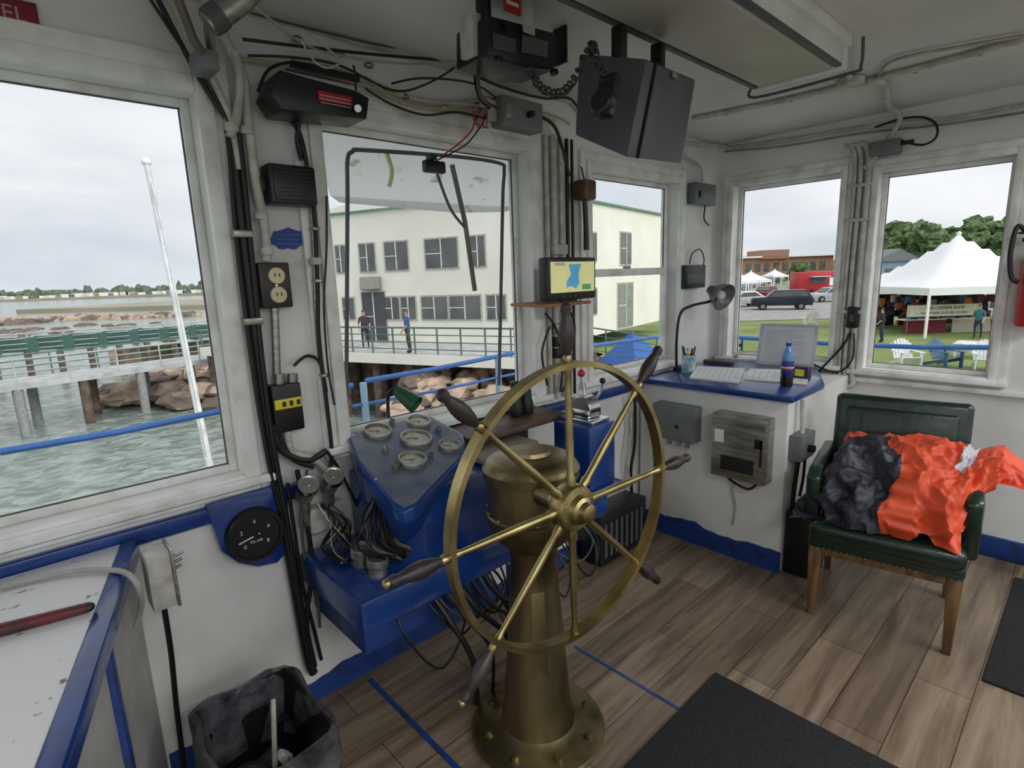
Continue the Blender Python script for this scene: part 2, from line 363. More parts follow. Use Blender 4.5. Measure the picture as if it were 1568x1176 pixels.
b.prism([(.93,1.99,.62),(.93,1.62,.62),(1.0,1.56,.62),(1.36,1.56,.62),(1.36,1.99,.62)],(0,0,.30),BLUE,.012)
b.box((.70,1.5,.53),(1.98,1.99,.65),BLUE,.02)
b.box((.74,1.58,.40),(1.3,1.99,.53),BLUEW,.01)
b.box((1.6,1.75,0),(1.67,1.83,.54),BLUEW,.01)
for u,v in ((552,852),(577,868)):
    q=G(u,v,.68); Mq=frame(V((q.x,q.y,.65)),(0,-.15,1),(0,1,0))
    b.lathe([(.032,0),(.034,.01),(.03,.02),(.03,.05)],STEEL,Mq,24); gauge(b,Mq@Matrix.Translation((0,0,.05)),.038,DIAL,STEEL)
b.done('engine_gauge_console')
# throttle
b=B(); dx=.1; b.box((1.72+dx,1.46,.65),(1.97+dx,1.78,.68),BLUE,.008); b.prism([(1.74+dx,1.5,.68),(1.93+dx,1.5,.68),(1.93+dx,1.72,.68),(1.74+dx,1.72,.68)],(0,0,.3),BLUE,.012)
b.box((1.77+dx,1.51,.98),(1.9+dx,1.7,1.0),CHROME,.006)
Mt=frame((1.8+dx,1.6,1.04),(1,0,0),(0,0,1)); b.lathe([(0,-.005),(.055,-.005),(.06,.0),(.06,.07),(.055,.075),(0,.075)],CHROME,Mt,32)
b.box((1.785+dx,1.545,1.0),(1.885+dx,1.655,1.04),CHROME,.01)
b.tube([(1.835+dx,1.6,1.08),(1.835+dx,1.61,1.13),(1.83+dx,1.62,1.19)],.006,CHROME); b.sph((1.83+dx,1.62,1.2),.018,RED)
b.tube([(1.89+dx,1.6,1.05),(1.91+dx,1.57,1.11),(1.91+dx,1.56,1.15)],.006,CHROME); b.sph((1.91+dx,1.56,1.16),.015,BLK)
b.done('throttle_control_head')
# wood shelf and binoculars
b=B(); b.box((1.36,1.72,.97),(1.95,1.99,.995),DWOOD,.004); b.box((1.38,1.95,.78),(1.9,1.99,.97),DWOOD,.004)
b.box((1.3,1.6,.93),(1.62,1.74,.955),mat('grey_brown_board',(130,118,106),.6),.004); b.done('console_wood_shelf')
b=B()
for d_ in (-.035,.035):
    Mq=Matrix.Translation((1.78+d_,1.87,.995)); b.lathe([(.032,0),(.034,.01),(.034,.05),(.028,.07),(.024,.12),(.022,.14),(.026,.145),(.026,.165),(.02,.168)],BLK,Mq,24)
b.box((1.75,1.855,1.06),(1.81,1.885,1.12),BLK,.008); b.done('binoculars')
# green lamp on console
b=B(); q=F(595,640,1.85); b.tube([q,F(594,610,1.85),F(600,597,1.82),F(612,598,1.8)],.007,BLK)
Ml=frame(F(606,597,1.8),(F(640,622,1.72)-F(606,597,1.8))); b.lathe([(0,0),(.02,.002),(.026,.03),(.036,.1),(.034,.1),(.024,.03),(0,.01)],GREEN,Ml,24)
b.done('chart_lamp')
# ------------------------------------------------------------------ desk lower-left
b=B(); z=.895
SPK=mat('speckled_desk_paint',(232,231,232),.5,col2=(120,105,98),scale=26,lo=.27,hi=.34)
e0=G(212,826,z); e0.y=1.96; e1=G(98,1176,z); dd=(e1-e0).normalized(); e1=e0+dd*1.25
sd=V((.045,0,0))
b.prism([e0-sd,e1-sd,V((-1.08,e1.y,z)),V((-1.08,1.96,z))],(0,0,-.04),SPK,.003)
b.prism([e0+V((.0,0,.004)),e1+V((0,0,.004)),e1-sd+V((0,0,.004)),e0-sd+V((0,0,.004))],(0,0,-.06),BLUE,.008)
b.prism([e0-sd*.6+V((0,0,-.05)),e1-sd*.6+V((0,0,-.05)),e1-sd*1.5+V((0,0,-.05)),e0-sd*1.5+V((0,0,-.05))],(0,0,-(z-.05)),mat('grey_cabinet_side',(186,184,180),.5),0)
mid=e0+dd*.45+V((-.012,0,-.055)); b.prism([mid,mid+dd*.035,mid+dd*.035-sd*.4,mid-sd*.4],(0,0,-.8),BLUEW,.003)
b.done('chart_desk')
b=B(); a=G(0,965,z+.015); c=G(135,930,z+.015); a2=a+(a-c)*.5
b.tube([a2,c],lambda t:.017-.004*t,mat('red_painted_stick',(120,36,40),.4,col2=(70,44,46),scale=14),10,False); b.sph(c,(.014,.014,.012),HANDLE)
b.done('wooden_fid')
b=B(); b.tube([G(0,900,z+.01),G(60,885,z+.01),G(120,874,z+.012),G(180,874,z+.012),G(206,888,z+.03),G(216,915,z-.03),G(214,940,z-.1),G(208,958,z-.14)],.0075,mat('grey_cord',(176,174,168),.6)); b.done('power_cord')
b=B(); q=F(226,850,1.78); q2=F(262,925,1.78)
b.box((q.x-.01,1.76,q2.z),(q.x+.05,1.85,q.z),GREYC,.004); b.box((q.x+.05,1.755,q2.z-.004),(q.x+.058,1.855,q.z+.004),STEEL,.002)
for k in range(3): b.cyl((q.x+.055,1.78+.025*k,q.z-.03-.03*k),(q.x+.085,1.775+.025*k,q.z-.02-.03*k),.005,CHROME)
b.tube([V((q.x+.02,1.8,q2.z)),F(262,1000,1.85),F(270,1080,1.9),F(282,1176,1.93)],.008,RUB)
b.done('toggle_switch_box')
# trash can
b=B(); LINER=mat('clear_bin_liner',(96,96,100),.2,col2=(40,40,46),scale=14,bump=.9,bscale=22)
cx,cy=.385,1.54
def ringp(s,zz): 
    out=[]
    for i in range(48):
        a=2*math.pi*i/48; c_,s_=math.cos(a),math.sin(a); e=.28
        out.append(V((cx+.15*s*math.copysign(abs(c_)**e,c_),cy+.205*s*math.copysign(abs(s_)**e,s_),zz)))
    return out
def rings(rs,m,amp=0):
    vs=[q+V((noise.noise(q*19),noise.noise(q*17+V((3,3,3))),noise.noise(q*15)))*amp for r_ in rs for q in r_]
    fs=[[k*48+i,k*48+(i+1)%48,(k+1)*48+(i+1)%48,(k+1)*48+i] for k in range(len(rs)-1) for i in range(48)]
    if not amp: fs.append([(len(rs)-1)*48+i for i in range(48)])
    b.raw(vs,fs,m)
rings([ringp(.72,0),ringp(.95,.36),ringp(1.0,.385),ringp(1.0,.4),ringp(.93,.4),ringp(.9,.36),ringp(.75,.12)],BLK)
rings([ringp(1.02,.24),ringp(1.035,.32),ringp(1.045,.38),ringp(1.035,.408),ringp(.96,.414),ringp(.9,.38),ringp(.86,.3),ringp(.8,.2)],LINER,.016)
b.blob((cx,cy,.16),(.1,.14,.08),LINER,.4,3,3,2); b.blob((cx-.04,cy-.05,.22),(.05,.06,.04),DWOOD,.4,3,3,5); b.blob((cx+.05,cy+.04,.20),(.03,.04,.03),PAPER,.4,3,3,9)
b.tube([(cx-.02,cy-.1,.2),(cx+.07,cy+.12,.36)],.008,GREYC,8,False)
b.done('trash_can')
# ------------------------------------------------------------------ wall instruments
b=B(); pts=[F(u,v,1.96) for u,v in [(315,775),(425,742),(440,748),(444,820),(440,845),(425,862),(395,868),(365,862),(340,845)]]
b.prism(pts,(0,.02,0),BLUE,.004); q=F(388,816,1.96); gauge(b,FM(q),.096,DIALB,BLK,WHITE,-.9,.03)
for k in range(5):
    a=math.radians(220-65*k); b.text(str(k*2),.02,WHITE,FM(q+V((.05*math.cos(a),-.0255,.05*math.sin(a)))))
b.text('PSI AIR',.014,WHITE,FM(q+V((0,-.0255,-.022)))); b.done('air_pressure_gauge')
b=B()
for u,v in ((472,745),(510,732)):
    q=F(u,v,1.88); Mq=frame(q,(-.2,-1,.9),(0,0,1)); gauge(b,Mq,.038,DIAL,CHROME); b.cyl(q,q+V((0,.05,-.05)),.032,STEEL); b.cyl(q+V((0,.05,-.05)),q+V((.01,.08,-.17)),.02,STEEL)
q=F(505,800,1.95); b.box((q.x-.08,1.93,q.z-.02),(q.x+.06,1.99,q.z+.08),GREYC,.01)
BRN=mat('brown_wire',(92,70,56),.5)
for i in range(12):
    r_=random.random
    a=F(485+20*r_(),770+10*r_(),1.9); b.tube([a,F(480+60*r_(),800,1.85),F(490+60*r_(),840,1.88),F(520+20*r_(),862,1.75)],.0035,[RUB,RUB,GREYC,BRN,RUB][i%5],6)
b.done('fuel_gauge_pair')
def wallbx(b,u0,v0,u1,v1,Yf,Yb,m,bev=.005):
    a=F(u0,v0,Yf); c=F(u1,v1,Yf); b.box((a.x,Yf,c.z),(c.x,Yb,a.z),m,bev); return a,c
b=B(); a,c=wallbx(b,410,248,488,315,1.91,1.99,BLK,.008); b.box((a.x+.012,1.905,c.z+.012),(c.x-.012,1.912,a.z-.012),DIALB,.003)
for k in range(8): b.box((a.x+.02,1.902,c.z+.025+.012*k),(c.x-.02,1.905,c.z+.028+.012*k),BLK)
b.tube([F(462,245,1.96),F(455,215,1.96),F(458,180,1.94),F(450,150,1.92)],.008,RUB); b.box((a.x-.02,1.94,c.z+.04),(a.x,1.96,a.z-.04),RUB,.003); b.done('wall_speaker')
b=B(); pts=[F(u,v,1.82) for u,v in [(428,106),(470,118),(545,138),(566,150),(562,183),(500,176),(432,168),(415,140)]]
b.prism(pts,(0,.14,0),BLK,.006); a=F(486,138,1.815); c=F(540,163,1.815); b.box((a.x,1.812,c.z),(c.x,1.82,a.z),mat('warning_label',(176,40,40),.4),.001)
for k in range(3): b.box((a.x+.006,1.8105,a.z-.012-.011*k),(c.x-.008,1.812,a.z-.015-.011*k),mat('label_print',(220,170,165),.5))
b.cyl(F(548,166,1.82),F(548,166,1.79),.012,CHROME); b.tube([F(545,138,1.86),F(543,110,1.86),F(541,100,1.86)],.004,BLK); b.box((F(440,140).x,1.94,F(440,110).z),(F(540,140).x,1.99,F(440,110).z+.02),BLK); b.done('loudhailer_unit')
b=B(); pts=[]
for k in range(24):
    a=2*math.pi*k/24; pts.append(F(441+28*math.cos(a)*(1+.09*math.sin(5*a)),366+16*math.sin(a)*(1+.12*math.sin(7*a)),1.996))
b.prism(pts,(0,.003,0),mat('blue_paint_patch',(28,74,156),.5)); 
for k in range(3): q=F(441,359+7*k,1.995); b.box((q.x-.04,1.9945,q.z-.003),(q.x+.04,1.996,q.z+.002),mat('patch_lettering',(66,104,168),.5))
b.done('painted_label_patch')
b=B(); a,c=wallbx(b,394,402,450,470,1.95,1.99,mat('dark_brown_box',(46,38,36),.45),.006)
for k in (.29,.71):
    zc=a.z+(c.z-a.z)*k; xc=(a.x+c.x)/2+.005; b.lathe([(.028,0),(.028,.006),(.025,.009),(0,.009)],IVORY,FM((xc,1.952,zc)),24)
    for d_ in (-.008,.008): b.box((xc+d_-.0015,1.9405,zc-.004),(xc+d_+.0015,1.944,zc+.008),BLK)
b.cyl(((a.x+c.x)/2,1.955,(a.z+c.z)/2),((a.x+c.x)/2,1.945,(a.z+c.z)/2),.004,CHROME)
b.done('electrical_outlet_box')
b=B(); a,c=wallbx(b,415,592,468,656,1.93,1.99,BLK,.006); b.box((a.x+.005,1.926,(a.z+c.z)/2+.0),(c.x-.005,1.931,(a.z+c.z)/2+.035),YEL,.001)
for k in range(3): b.box((a.x+.03+.025*k,1.925,(a.z+c.z)/2+.008),(a.x+.042+.025*k,1.927,(a.z+c.z)/2+.026),BLK)
for u in (428,448): b.cyl(F(u,592,1.96),F(u,572,1.96),.018,STEEL)
b.done('junction_box')
# cables & conduits between windows A and B
b=B()
b.tube([F(u,v,1.965) for u,v in [(352,195),(362,280),(376,400),(395,540),(412,660),(428,760),(448,880),(470,1000),(480,1030)]],.017,RUB,10)
b.tube([F(u,v,1.95) for u,v in [(366,205),(376,300),(388,420),(402,560),(420,690),(440,800),(462,930),(482,1020)]],.010,RUB)
b.tube([F(u,v,1.955) for u,v in [(350,190),(356,300),(368,420),(392,600),(418,740),(445,830)]],.007,RUB)
b.tube([F(u,v,1.96) for u,v in [(445,185),(462,215),(480,320),(486,430),(488,520),(498,600),(508,690),(505,720)]],.008,RUB)
b.tube([F(u,v,1.96) for u,v in [(450,560),(470,545),(490,556),(500,600)]],.006,RUB)
b.tube([F(u,v,1.95) for u,v in [(420,650),(432,690),(470,705),(500,690)]],.012,RUB)
b.tube([F(u,v,1.95) for u,v in [(425,655),(445,700),(480,715)]],.009,RUB)
b.tube([F(u,v,1.94) for u,v in [(500,690),(520,720),(540,760),(560,800)]],.006,RUB)
b.tube([F(u,v,1.95) for u,v in [(455,720),(470,800),(478,870),(470,950),(478,1020)]],.009,RUB)
b.tube([F(u,v,1.95) for u,v in [(440,740),(452,820),(462,890),(480,960),(492,1010)]],.007,RUB)
b.tube([F(u,v,1.94) for u,v in [(470,720),(462,780),(466,850),(484,900),(490,960)]],.006,DGREY)
b.tube([F(u,v,1.94) for u,v in [(500,300),(500,380),(496,470),(502,560),(512,620)]],.004,RUB)
for (u,v) in ((372,358),(388,492)): 
    q=F(u,v,1.94); b.box((q.x-.03,1.93,q.z-.012),(q.x+.03,1.99,q.z+.012),STEEL,.004)
for (u,v) in ((484,350),(488,430),(499,575)):
    q=F(u,v,1.95); b.box((q.x-.014,1.945,q.z-.006),(q.x+.014,1.99,q.z+.006),STEEL,.002)
b.done('wall_cable_bundle')
b=B()
b.tube([F(u,v,1.955) for u,v in [(300,-30),(345,60),(372,120),(380,190),(392,280),(405,350),(408,400)]],.016,GREYC,10)
b.tube([F(u,v,1.955) for u,v in [(250,-20),(310,90),(350,180),(366,260)]],.012,GREYC,10)
b.tube([F(u,v,1.945) for u,v in [(360,80),(368,130),(362,180),(352,210)]],.014,GREYC,10)
b.tube([F(u,v,1.955) for u,v in [(232,-20),(300,110),(345,180)]],.008,RUB,8)
b.tube([F(u,v,1.95) for u,v in [(218,-20),(270,60),(318,130),(352,190)]],.005,RUB,8)
b.tube([F(u,v,1.965) for u,v in [(420,472),(422,520),(424,580)]],.014,STEEL,10)
b.tube([F(u,v,1.96) for u,v in [(440,656),(446,690),(480,702),(500,720)]],.014,GREYC,10)
b.tube([F(u,v,1.97) for u,v in [(477,318),(482,400),(484,470),(492,560)]],.009,STEEL,10)
for (u,v) in ((378,200),(400,330),(408,385),(483,400),(355,195)):
    q=F(u,v,1.95); b.lathe([(.02,-.012),(.022,0),(.02,.012)],GREYC,Matrix.Translation(q),14)
b.done('wall_conduits')
# wire runs along top of front wall
BEI=mat('beige_cable',(186,176,148),.6)
b=B()
b.tube([F(u,v,1.97) for u,v in [(385,5),(470,35),(560,68),(700,92),(800,112),(870,150),(920,200),(1000,215),(1100,222)]],.011,GREYC,8)
b.tube([F(u,v,1.965) for u,v in [(350,88),(400,95),(460,105),(540,125),(600,143),(650,155),(700,158),(750,150)]],.008,BEI,8)
b.tube([F(u,v,1.96) for u,v in [(395,130),(440,100),(500,98),(560,120),(640,152),(720,160),(790,172),(850,185)]],.006,GREYC,8)
b.tube([F(u,v,1.95) for u,v in [(380,85),(450,88),(520,100),(600,138),(650,130),(700,100),(720,70)]],.004,RUB,6)
b.tube([F(u,v,1.955) for u,v in [(560,118),(600,150),(650,165),(720,168),(780,160),(850,178),(872,190)]],.006,BEI,8)
b.tube([F(u,v,1.9) for u,v in [(390,10),(430,40),(470,50),(520,90)]],.0035,GREYC,6)
b.tube([F(u,v,1.9) for u,v in [(395,15),(470,70),(560,92),(640,98),(700,95)]],.0035,BEI,6)
b.tube([F(u,v,1.88) for u,v in [(460,60),(480,92),(500,104),(520,98)]],.0035,GREYC,6)
b.tube([F(u,v,1.93) for u,v in [(372,60),(470,72),(580,84),(700,94)]],.005,RUB,6)
b.tube([F(u,v,1.93) for u,v in [(384,20),(500,50),(600,72),(720,84)]],.004,DGREY,6)
b.tube([F(u,v,1.94) for u,v in [(600,128),(640,120),(690,122),(730,130),(760,150)]],.004,RUB,6)
b.tube([F(u,v,1.94) for u,v in [(560,136),(600,160),(650,176),(700,172),(745,182)]],.0045,RUB,6)
b.tube([F(u,v,1.94) for u,v in [(520,30),(600,52),(680,60),(740,74)]],.006,GREYC,6)
b.tube([F(u,v,1.92) for u,v in [(395,140),(410,108),(440,96),(480,100)]],.005,RUB,6)
b.tube([F(u,v,1.9) for u,v in [(735,80),(728,120),(735,150),(750,165)]],.008,RUB,6)
b.tube([F(u,v,1.9) for u,v in [(700,100),(760,130),(830,150),(870,150),(885,165)]],.006,RUB,6)
b.tube([F(u,v,1.93) for u,v in [(745,175),(735,195),(715,220),(690,235),(668,246)]],.003,RUB,6)
b.tube([F(u,v,1.93) for u,v in [(728,180),(722,200),(700,222),(675,240)]],.003,RED,6)
for k in range(5): b.tube([F(735+3*k,165,1.92),F(725+5*k,180+3*k,1.9),F(732+4*k,196,1.92)],.003,[RED,RUB][k%2],6)
for u,v in [(455,60),(565,100),(680,165),(730,155),(520,82),(620,148)]:
    q=F(u,v,1.965); b.sph(q,(.02,.015,.012),STEEL)
q=F(712,75,1.9); b.box((q.x-.03,1.9,q.z-.04),(q.x+.03,1.99,q.z+.03),BEI,.006)
b.done('overhead_wiring')
# searchlight control pipe at top left
b=B(); b.tube([F(420,-60,1.7),F(370,0,1.72),F(318,38,1.75)],.032,STEEL,16,False); b.tube([F(262,-30,1.78),F(296,60,1.8),F(308,78,1.82)],.013,mat('rusty_bar',(116,106,96),.6,.3),8,False)
a,c=wallbx(b,302,70,338,108,1.82,1.92,GREYM,.005); b.lathe([(.036,-.02),(.038,0),(.036,.02)],DGREY,frame(F(330,28,1.74),(F(370,0,1.72)-F(318,38,1.75))),20)
b.tube([F(320,40,1.76),F(322,70,1.85)],.014,STEEL,8,False); b.done('searchlight_control_shaft')
b=B(); a=F(-60,0,1.985); c=F(64,54,1.985); b.box((a.x-.15,1.985,c.z),(c.x,1.998,c.z+.075),DRED,.002); b.text('VESSEL',.05,mat('faded_sign_lettering',(196,150,150),.5),FM((c.x-.1,1.984,c.z+.037))); b.done('vessel_sign')
# grey electrical boxes above windows
b=B(); a,c=wallbx(b,770,143,832,203,1.9,1.99,GREYM,.006); b.box((a.x-.09,1.94,c.z+.02),(a.x,1.99,a.z-.02),GREYC,.004); b.cyl(((a.x+c.x)/2+.03,1.9,(a.z+c.z)/2),((a.x+c.x)/2+.03,1.87,(a.z+c.z)/2),.014,BLK); b.box((a.x+.01,1.895,c.z+.03),(a.x+.05,1.9,a.z-.03),STEEL,.001); b.done('switch_enclosure')
b=B(); a,c=wallbx(b,652,243,684,266,1.96,1.995,BLK,.008); b.box((a.x+.02,1.95,a.z),(a.x+.05,1.99,a.z+.02),BLK,.003); b.done('gps_antenna')
# pipes between B and C
b=B()
for u,r_ ,m_ in ((846,.018,GREYC),(858,.014,GREYC),(868,.01,RUB),(836,.012,GREYC),(876,.008,RUB)):
    a=F(u,190,1.96); b.tube([V((a.x,1.965,2.32)),V((a.x,1.965,1.6)),V((a.x+.0,1.965,1.0))],r_,m_,12,False)
for zz in (1.35,1.22,1.75,1.28):
    a=F(850,190,1.96); b.box((a.x-.05,1.93,zz),(a.x+.05,1.99,zz+.05),[BLK,STEEL,GREYC][int(zz*10)%3],.005)
b.tube([F(u,v,1.95) for u,v in [(832,180),(850,195),(862,230),(872,270)]],.008,RUB)
b.done('vertical_conduits')
# hanging mallet
b=B(); a=F(895,292,1.93); b.box((a.x-.055,1.88,a.z-.05),(a.x+.04,1.96,a.z+.05),mat('mallet_wood',(110,78,50),.4,col2=(70,48,32),scale=12),.012); b.tube([a+V((0,0,-.05)),a+V((.01,0,-.18)),a+V((.012,0,-.30))],lambda t:.012+.004*t,HANDLE,10); b.tube([a+V((0,.0,.05)),a+V((0,.02,.12))],.004,RUB); b.done('hanging_mallet')
# chart plotter
b=B(); YF=1.72; a=F(838,394,YF); c=F(913,456,YF)
b.box((a.x,YF,c.z),(c.x,YF+.06,a.z),BLK,.01); SC=mat('plotter_land',(232,228,160),.3,col2=(216,216,150),emit=.3); SB=mat('plotter_water',(90,180,225),.3,emit=.3)
w=c.x-a.x; h=a.z-c.z
b.box((a.x+.018,YF-.003,c.z+.036),(c.x-.018,YF,a.z-.02),SC); 
pp=[(.35,.3),(.45,.33),(.55,.26),(.62,.4),(.6,.6),(.66,.84),(.4,.84),(.45,.6),(.36,.45)]
b.prism([V((a.x+w*x_,YF-.0045,c.z+h*z_)) for x_,z_ in pp],(0,.001,0),SB)
b.box((a.x+w*.12,YF-.005,a.z-.038),(a.x+w*.32,YF-.004,a.z-.024),WHITE); b.box((a.x+w*.68,YF-.005,c.z+.045),(a.x+w*.86,YF-.004,c.z+.07),mat('plotter_green',(90,170,110),.3,emit=.3))
for k in range(4): b.cyl((a.x+w*(.3+.12*k),YF,c.z+.018),(a.x+w*(.3+.12*k),YF-.003,c.z+.018),.006,DGREY,n=10)
b.box((a.x-.02,YF-.01,c.z+.01),(a.x-.002,YF+.02,a.z-.03),RUB,.004)
b.prism([V((a.x-.02,YF+.01,c.z-.012)),V((c.x-.03,YF+.01,c.z-.012)),V((c.x-.05,1.99,c.z-.012)),V((a.x+.02,1.99,c.z-.012))],(0,0,-.014),mat('plotter_shelf_wood',(160,104,64),.4))
b.box((a.x+w*.35,YF+.02,c.z-.012),(a.x+w*.65,YF+.05,c.z+.0),BLK); b.done('chart_plotter')
b=B(); 
for pth in ([(835,480),(850,500),(862,540),(858,600)],[(870,470),(880,500),(875,560),(862,600)],[(842,500),(830,540),(838,590)]):
    b.tube([F(u,v,1.93) for u,v in pth],.006,RUB)
b.done('plotter_cables')
# VHF radio and radar display hanging from ceiling
b=B(); Y=1.35
pts=[F(u,v,Y) for u,v in [(748,22),(852,50),(850,108),(805,104),(748,84)]]; b.prism(pts,(0,.16,0),BLK,.008)
pts=[F(u,v,Y-.004) for u,v in [(755,50),(790,60),(790,82),(755,74)]]; b.prism(pts,(0,.002,0),DGREY)
pts=[F(u,v,Y-.005) for u,v in [(800,52),(840,64),(838,88),(798,80)]]; b.prism(pts,(0,.002,0),mat('radio_screen',(90,96,90),.15))
for u,v in ((760,92),(845,112),(770,40)): q=F(u,v,Y); b.cyl(q,q+V((0,-.02,0)),.01,BLK)
for u in (742,858):
    q=F(u,60 if u<800 else 80,Y+.08); b.box((q.x-.006,q.y-.03,q.z-.04),(q.x+.006,q.y+.03,CZ),BLK,.002)
q=F(735,75,Y+.05); b.box((q.x-.03,q.y,q.z-.02),(q.x+.01,q.y+.06,q.z+.1),GREYC,.004)
q=F(790,5,Y-.02); b.box((q.x-.05,q.y,q.z-.03),(q.x+.02,q.y+.004,q.z+.03),RED); b.box((q.x-.04,q.y-.001,q.z-.01),(q.x+.01,q.y,q.z+.0),WHITE); b.box((q.x+.03,q.y,q.z-.07),(q.x+.08,q.y+.004,q.z+.04),GREYC)
b.tube([F(735,90,1.4),F(732,120,1.45),F(738,150,1.6),F(760,165,1.85)],.006,RUB)
b.done('vhf_radio')
b=B(); N0=P(990,90,1.65);N1=P(960,241,1.6);L0=P(886,82,1.85);L1=P(880,207,1.8);R0=P(1066,122,1.95);R1=P(1044,251,1.9)
K0=L0+R0-N0;K1=L1+R1-N1
b.hexa([N0,L0,K0,R0,N1,L1,K1,R1],DGREY,.008)
d=((R0-N0).cross(N1-N0)).normalized(); d=d if d.dot(EYE-N0)>0 else -d
b.hexa([N0+(R0-N0)*.14+d*.008,N0+(R0-N0)*.16+d*.008,N0+(R0-N0)*.16,N0+(R0-N0)*.14]+[N1+(R1-N1)*.14+d*.008,N1+(R1-N1)*.16+d*.008,N1+(R1-N1)*.16,N1+(R1-N1)*.14],BLK)
q=(N0+R0)/2+d*.006+(N1-N0)*.06; b.box((-.02,-.008,0),(.02,.008,.002),STEEL,0,frame(q,d,(0,0,1)))
q=(N0+K0)/2; b.box((q.x-.12,q.y-.02,q.z-.03),(q.x-.09,q.y+.02,2.375),BLK,.004); b.box((q.x+.09,q.y-.02,q.z-.06),(q.x+.12,q.y+.02,2.375),BLK,.004)
b.done('radar_display_case')
b=B(); q=P(930,142,1.58); d2=((L0-N0).cross(N1-N0)).normalized(); d2=d2 if d2.dot(EYE-N0)>0 else -d2
Mq=frame(q,d2,(0,0,1)); b.box((-.03,-.07,-.02),(.03,.05,.015),BLK,.014,Mq); b.lathe([(.036,.0),(.036,.02),(.03,.026),(0,.026)],BLK,Mq@Matrix.Translation((0,-.03,0)),24)
pth=[P(u,v,1.5) for u,v in [(812,108),(830,135),(858,142),(880,120),(905,70),(912,85),(925,118)]]
fine=[]
for i in range(len(pth)-1):
    for k in range(24):
        t=k/24; p0=pth[max(i-1,0)];p1=pth[i];p2=pth[i+1];p3=pth[min(i+2,len(pth)-1)]
        c_=.5*((2*p1)+(p2-p0)*t+(2*p0-5*p1+4*p2-p3)*t*t+(3*p1-p0-3*p2+p3)*t**3)
        a_=(i*24+k)*1.0; fine.append(c_+r0*(.009*math.cos(a_))+V((0,0,.009*math.sin(a_)))+f0*0.004*math.sin(a_*.5))
b.tube(fine,.0035,RUB,6,False); b.done('radio_handset')
# ceiling fluorescent fixture
LENS=mat('fixture_diffuser',(190,187,176),.35,col2=(172,168,156),scale=3)
FIXM=mat('fixture_metal',(232,231,226),.4,col2=(214,212,206))
def fixture(name,x0,x1,y0,y1):
    b=B(); b.box((x0,y0-.025,2.455),(x1,y1+.025,2.5),FIXM,.006)
    b.prism([(x0,y0,2.46),(x0,y1,2.46),(x0,y1-.03,2.385),(x0,y0+.03,2.385)],(x1-x0-.02,0,0),LENS,.006)
    for yy in (y0,y1-.012): b.box((x0,yy,2.395),(x1,yy+.012,2.46),FIXM,.003)
    b.box((x0,y0-.004,2.388),(x1,y0+.018,2.398),DGREY,.002); b.box((x0,y1-.018,2.388),(x1,y1+.004,2.398),DGREY,.002)
    b.box((x1-.035,y0-.012,2.378),(x1+.012,y1+.012,2.47),FIXM,.008); b.box((x0-.012,y0-.012,2.378),(x0+.035,y1+.012,2.47),FIXM,.008); return b
b=fixture('f',1.0,2.52,.80,1.13)
b.tube([(2.53,1.15,2.42),(2.548,1.15,2.372),(2.55,.79,2.372),(2.555,.75,2.39),(2.52,.74,2.48)],.006,DGREY,8)
b.done('ceiling_light_fixture')
for i,(x0,x1,y0,y1) in enumerate(((-.5,.9,-1.2,-.8),(2.0,3.4,-1.2,-.8))):  # unseen fixtures and area lamps added behind camera to brighten the interior
    b=fixture('f',x0,x1,y0,y1); b.done('added_fill_fixture.%03d'%(i+1))
    ld=bpy.data.lights.new('added_fill_lamp','AREA'); ld.shape='RECTANGLE'; ld.size=1.3; ld.size_y=.38; ld.energy=28; ld.color=(.97,.985,1)
    lo=bpy.data.objects.new('added_fill_lamp',ld); lo.location=((x0+x1)/2,(y0+y1)/2,2.37); bpy.context.collection.objects.link(lo)
b=B(); j=G(1302,130,2.47)
b.lathe([(.06,0),(.06,.03),(.05,.035),(0,.035)],GREYC,Matrix.Translation((j.x,j.y,2.465)),8)
def cl(pts,r=.011,m=GREYC,z=2.485): b.tube([V((G(u,v,z).x,G(u,v,z).y,z)) for u,v in pts],r,m,8)
cl([(1302,130),(1430,98),(1568,60)],.013); cl([(1302,130),(1180,158),(1060,182)],.013); cl([(1302,130),(1298,100),(1290,60)]); cl([(1568,55),(1480,70),(1370,92),(1340,120),(1302,130)],.006,STEEL)
for u,v in ((1210,151),(1110,172),(1400,106),(1500,79)): q=G(u,v,2.49); b.box((q.x-.02,q.y-.008,2.475),(q.x+.02,q.y+.008,2.5),STEEL,.002)
jj=V((j.x,j.y,2.48)); k=R(1380,182,3.88); b.tube([jj+V((.05,0,0)),V((3.2,j.y-.1,2.48)),V((3.7,k.y+.02,2.48)),V((3.86,k.y,2.44)),V((3.885,k.y+.08,2.3)),V((3.885,1.08,2.2))],.014,GREYC,8)
b.done('ceiling_conduits')
b=B()
b.tube([R(u,v,3.885) for u,v in [(1060,196),(1110,224),(1200,215),(1320,195),(1450,182),(1568,160)]],.012,GREYC,8)
b.tube([R(u,v,3.88) for u,v in [(1110,232),(1200,224),(1320,204),(1450,190),(1568,172)]],.006,STEEL,8)
for dy,r_ in ((1.06,.016),(1.1,.013),(1.13,.01)):
    b.tube([V((3.88,dy+.06,2.35)),V((3.885,dy,2.25)),V((3.885,dy,1.6)),V((3.885,dy,1.05)),V((3.885,dy-.01,.9)),V((3.87,dy+.1,.88))],r_,GREYC,10)
for zz in (1.9,2.1,1.35): b.box((3.87,1.03,zz),(3.915,1.15,zz+.02),GREYC,.003)
b.done('side_wall_conduits')
b=B(); q=R(1355,224,3.88); b.box((3.85,q.y-.08,q.z-.05),(3.915,q.y+.07,q.z+.03),GREYM,.006); b.cyl((3.87,q.y-.08,q.z),(3.87,q.y-.14,q.z),.012,BLK)
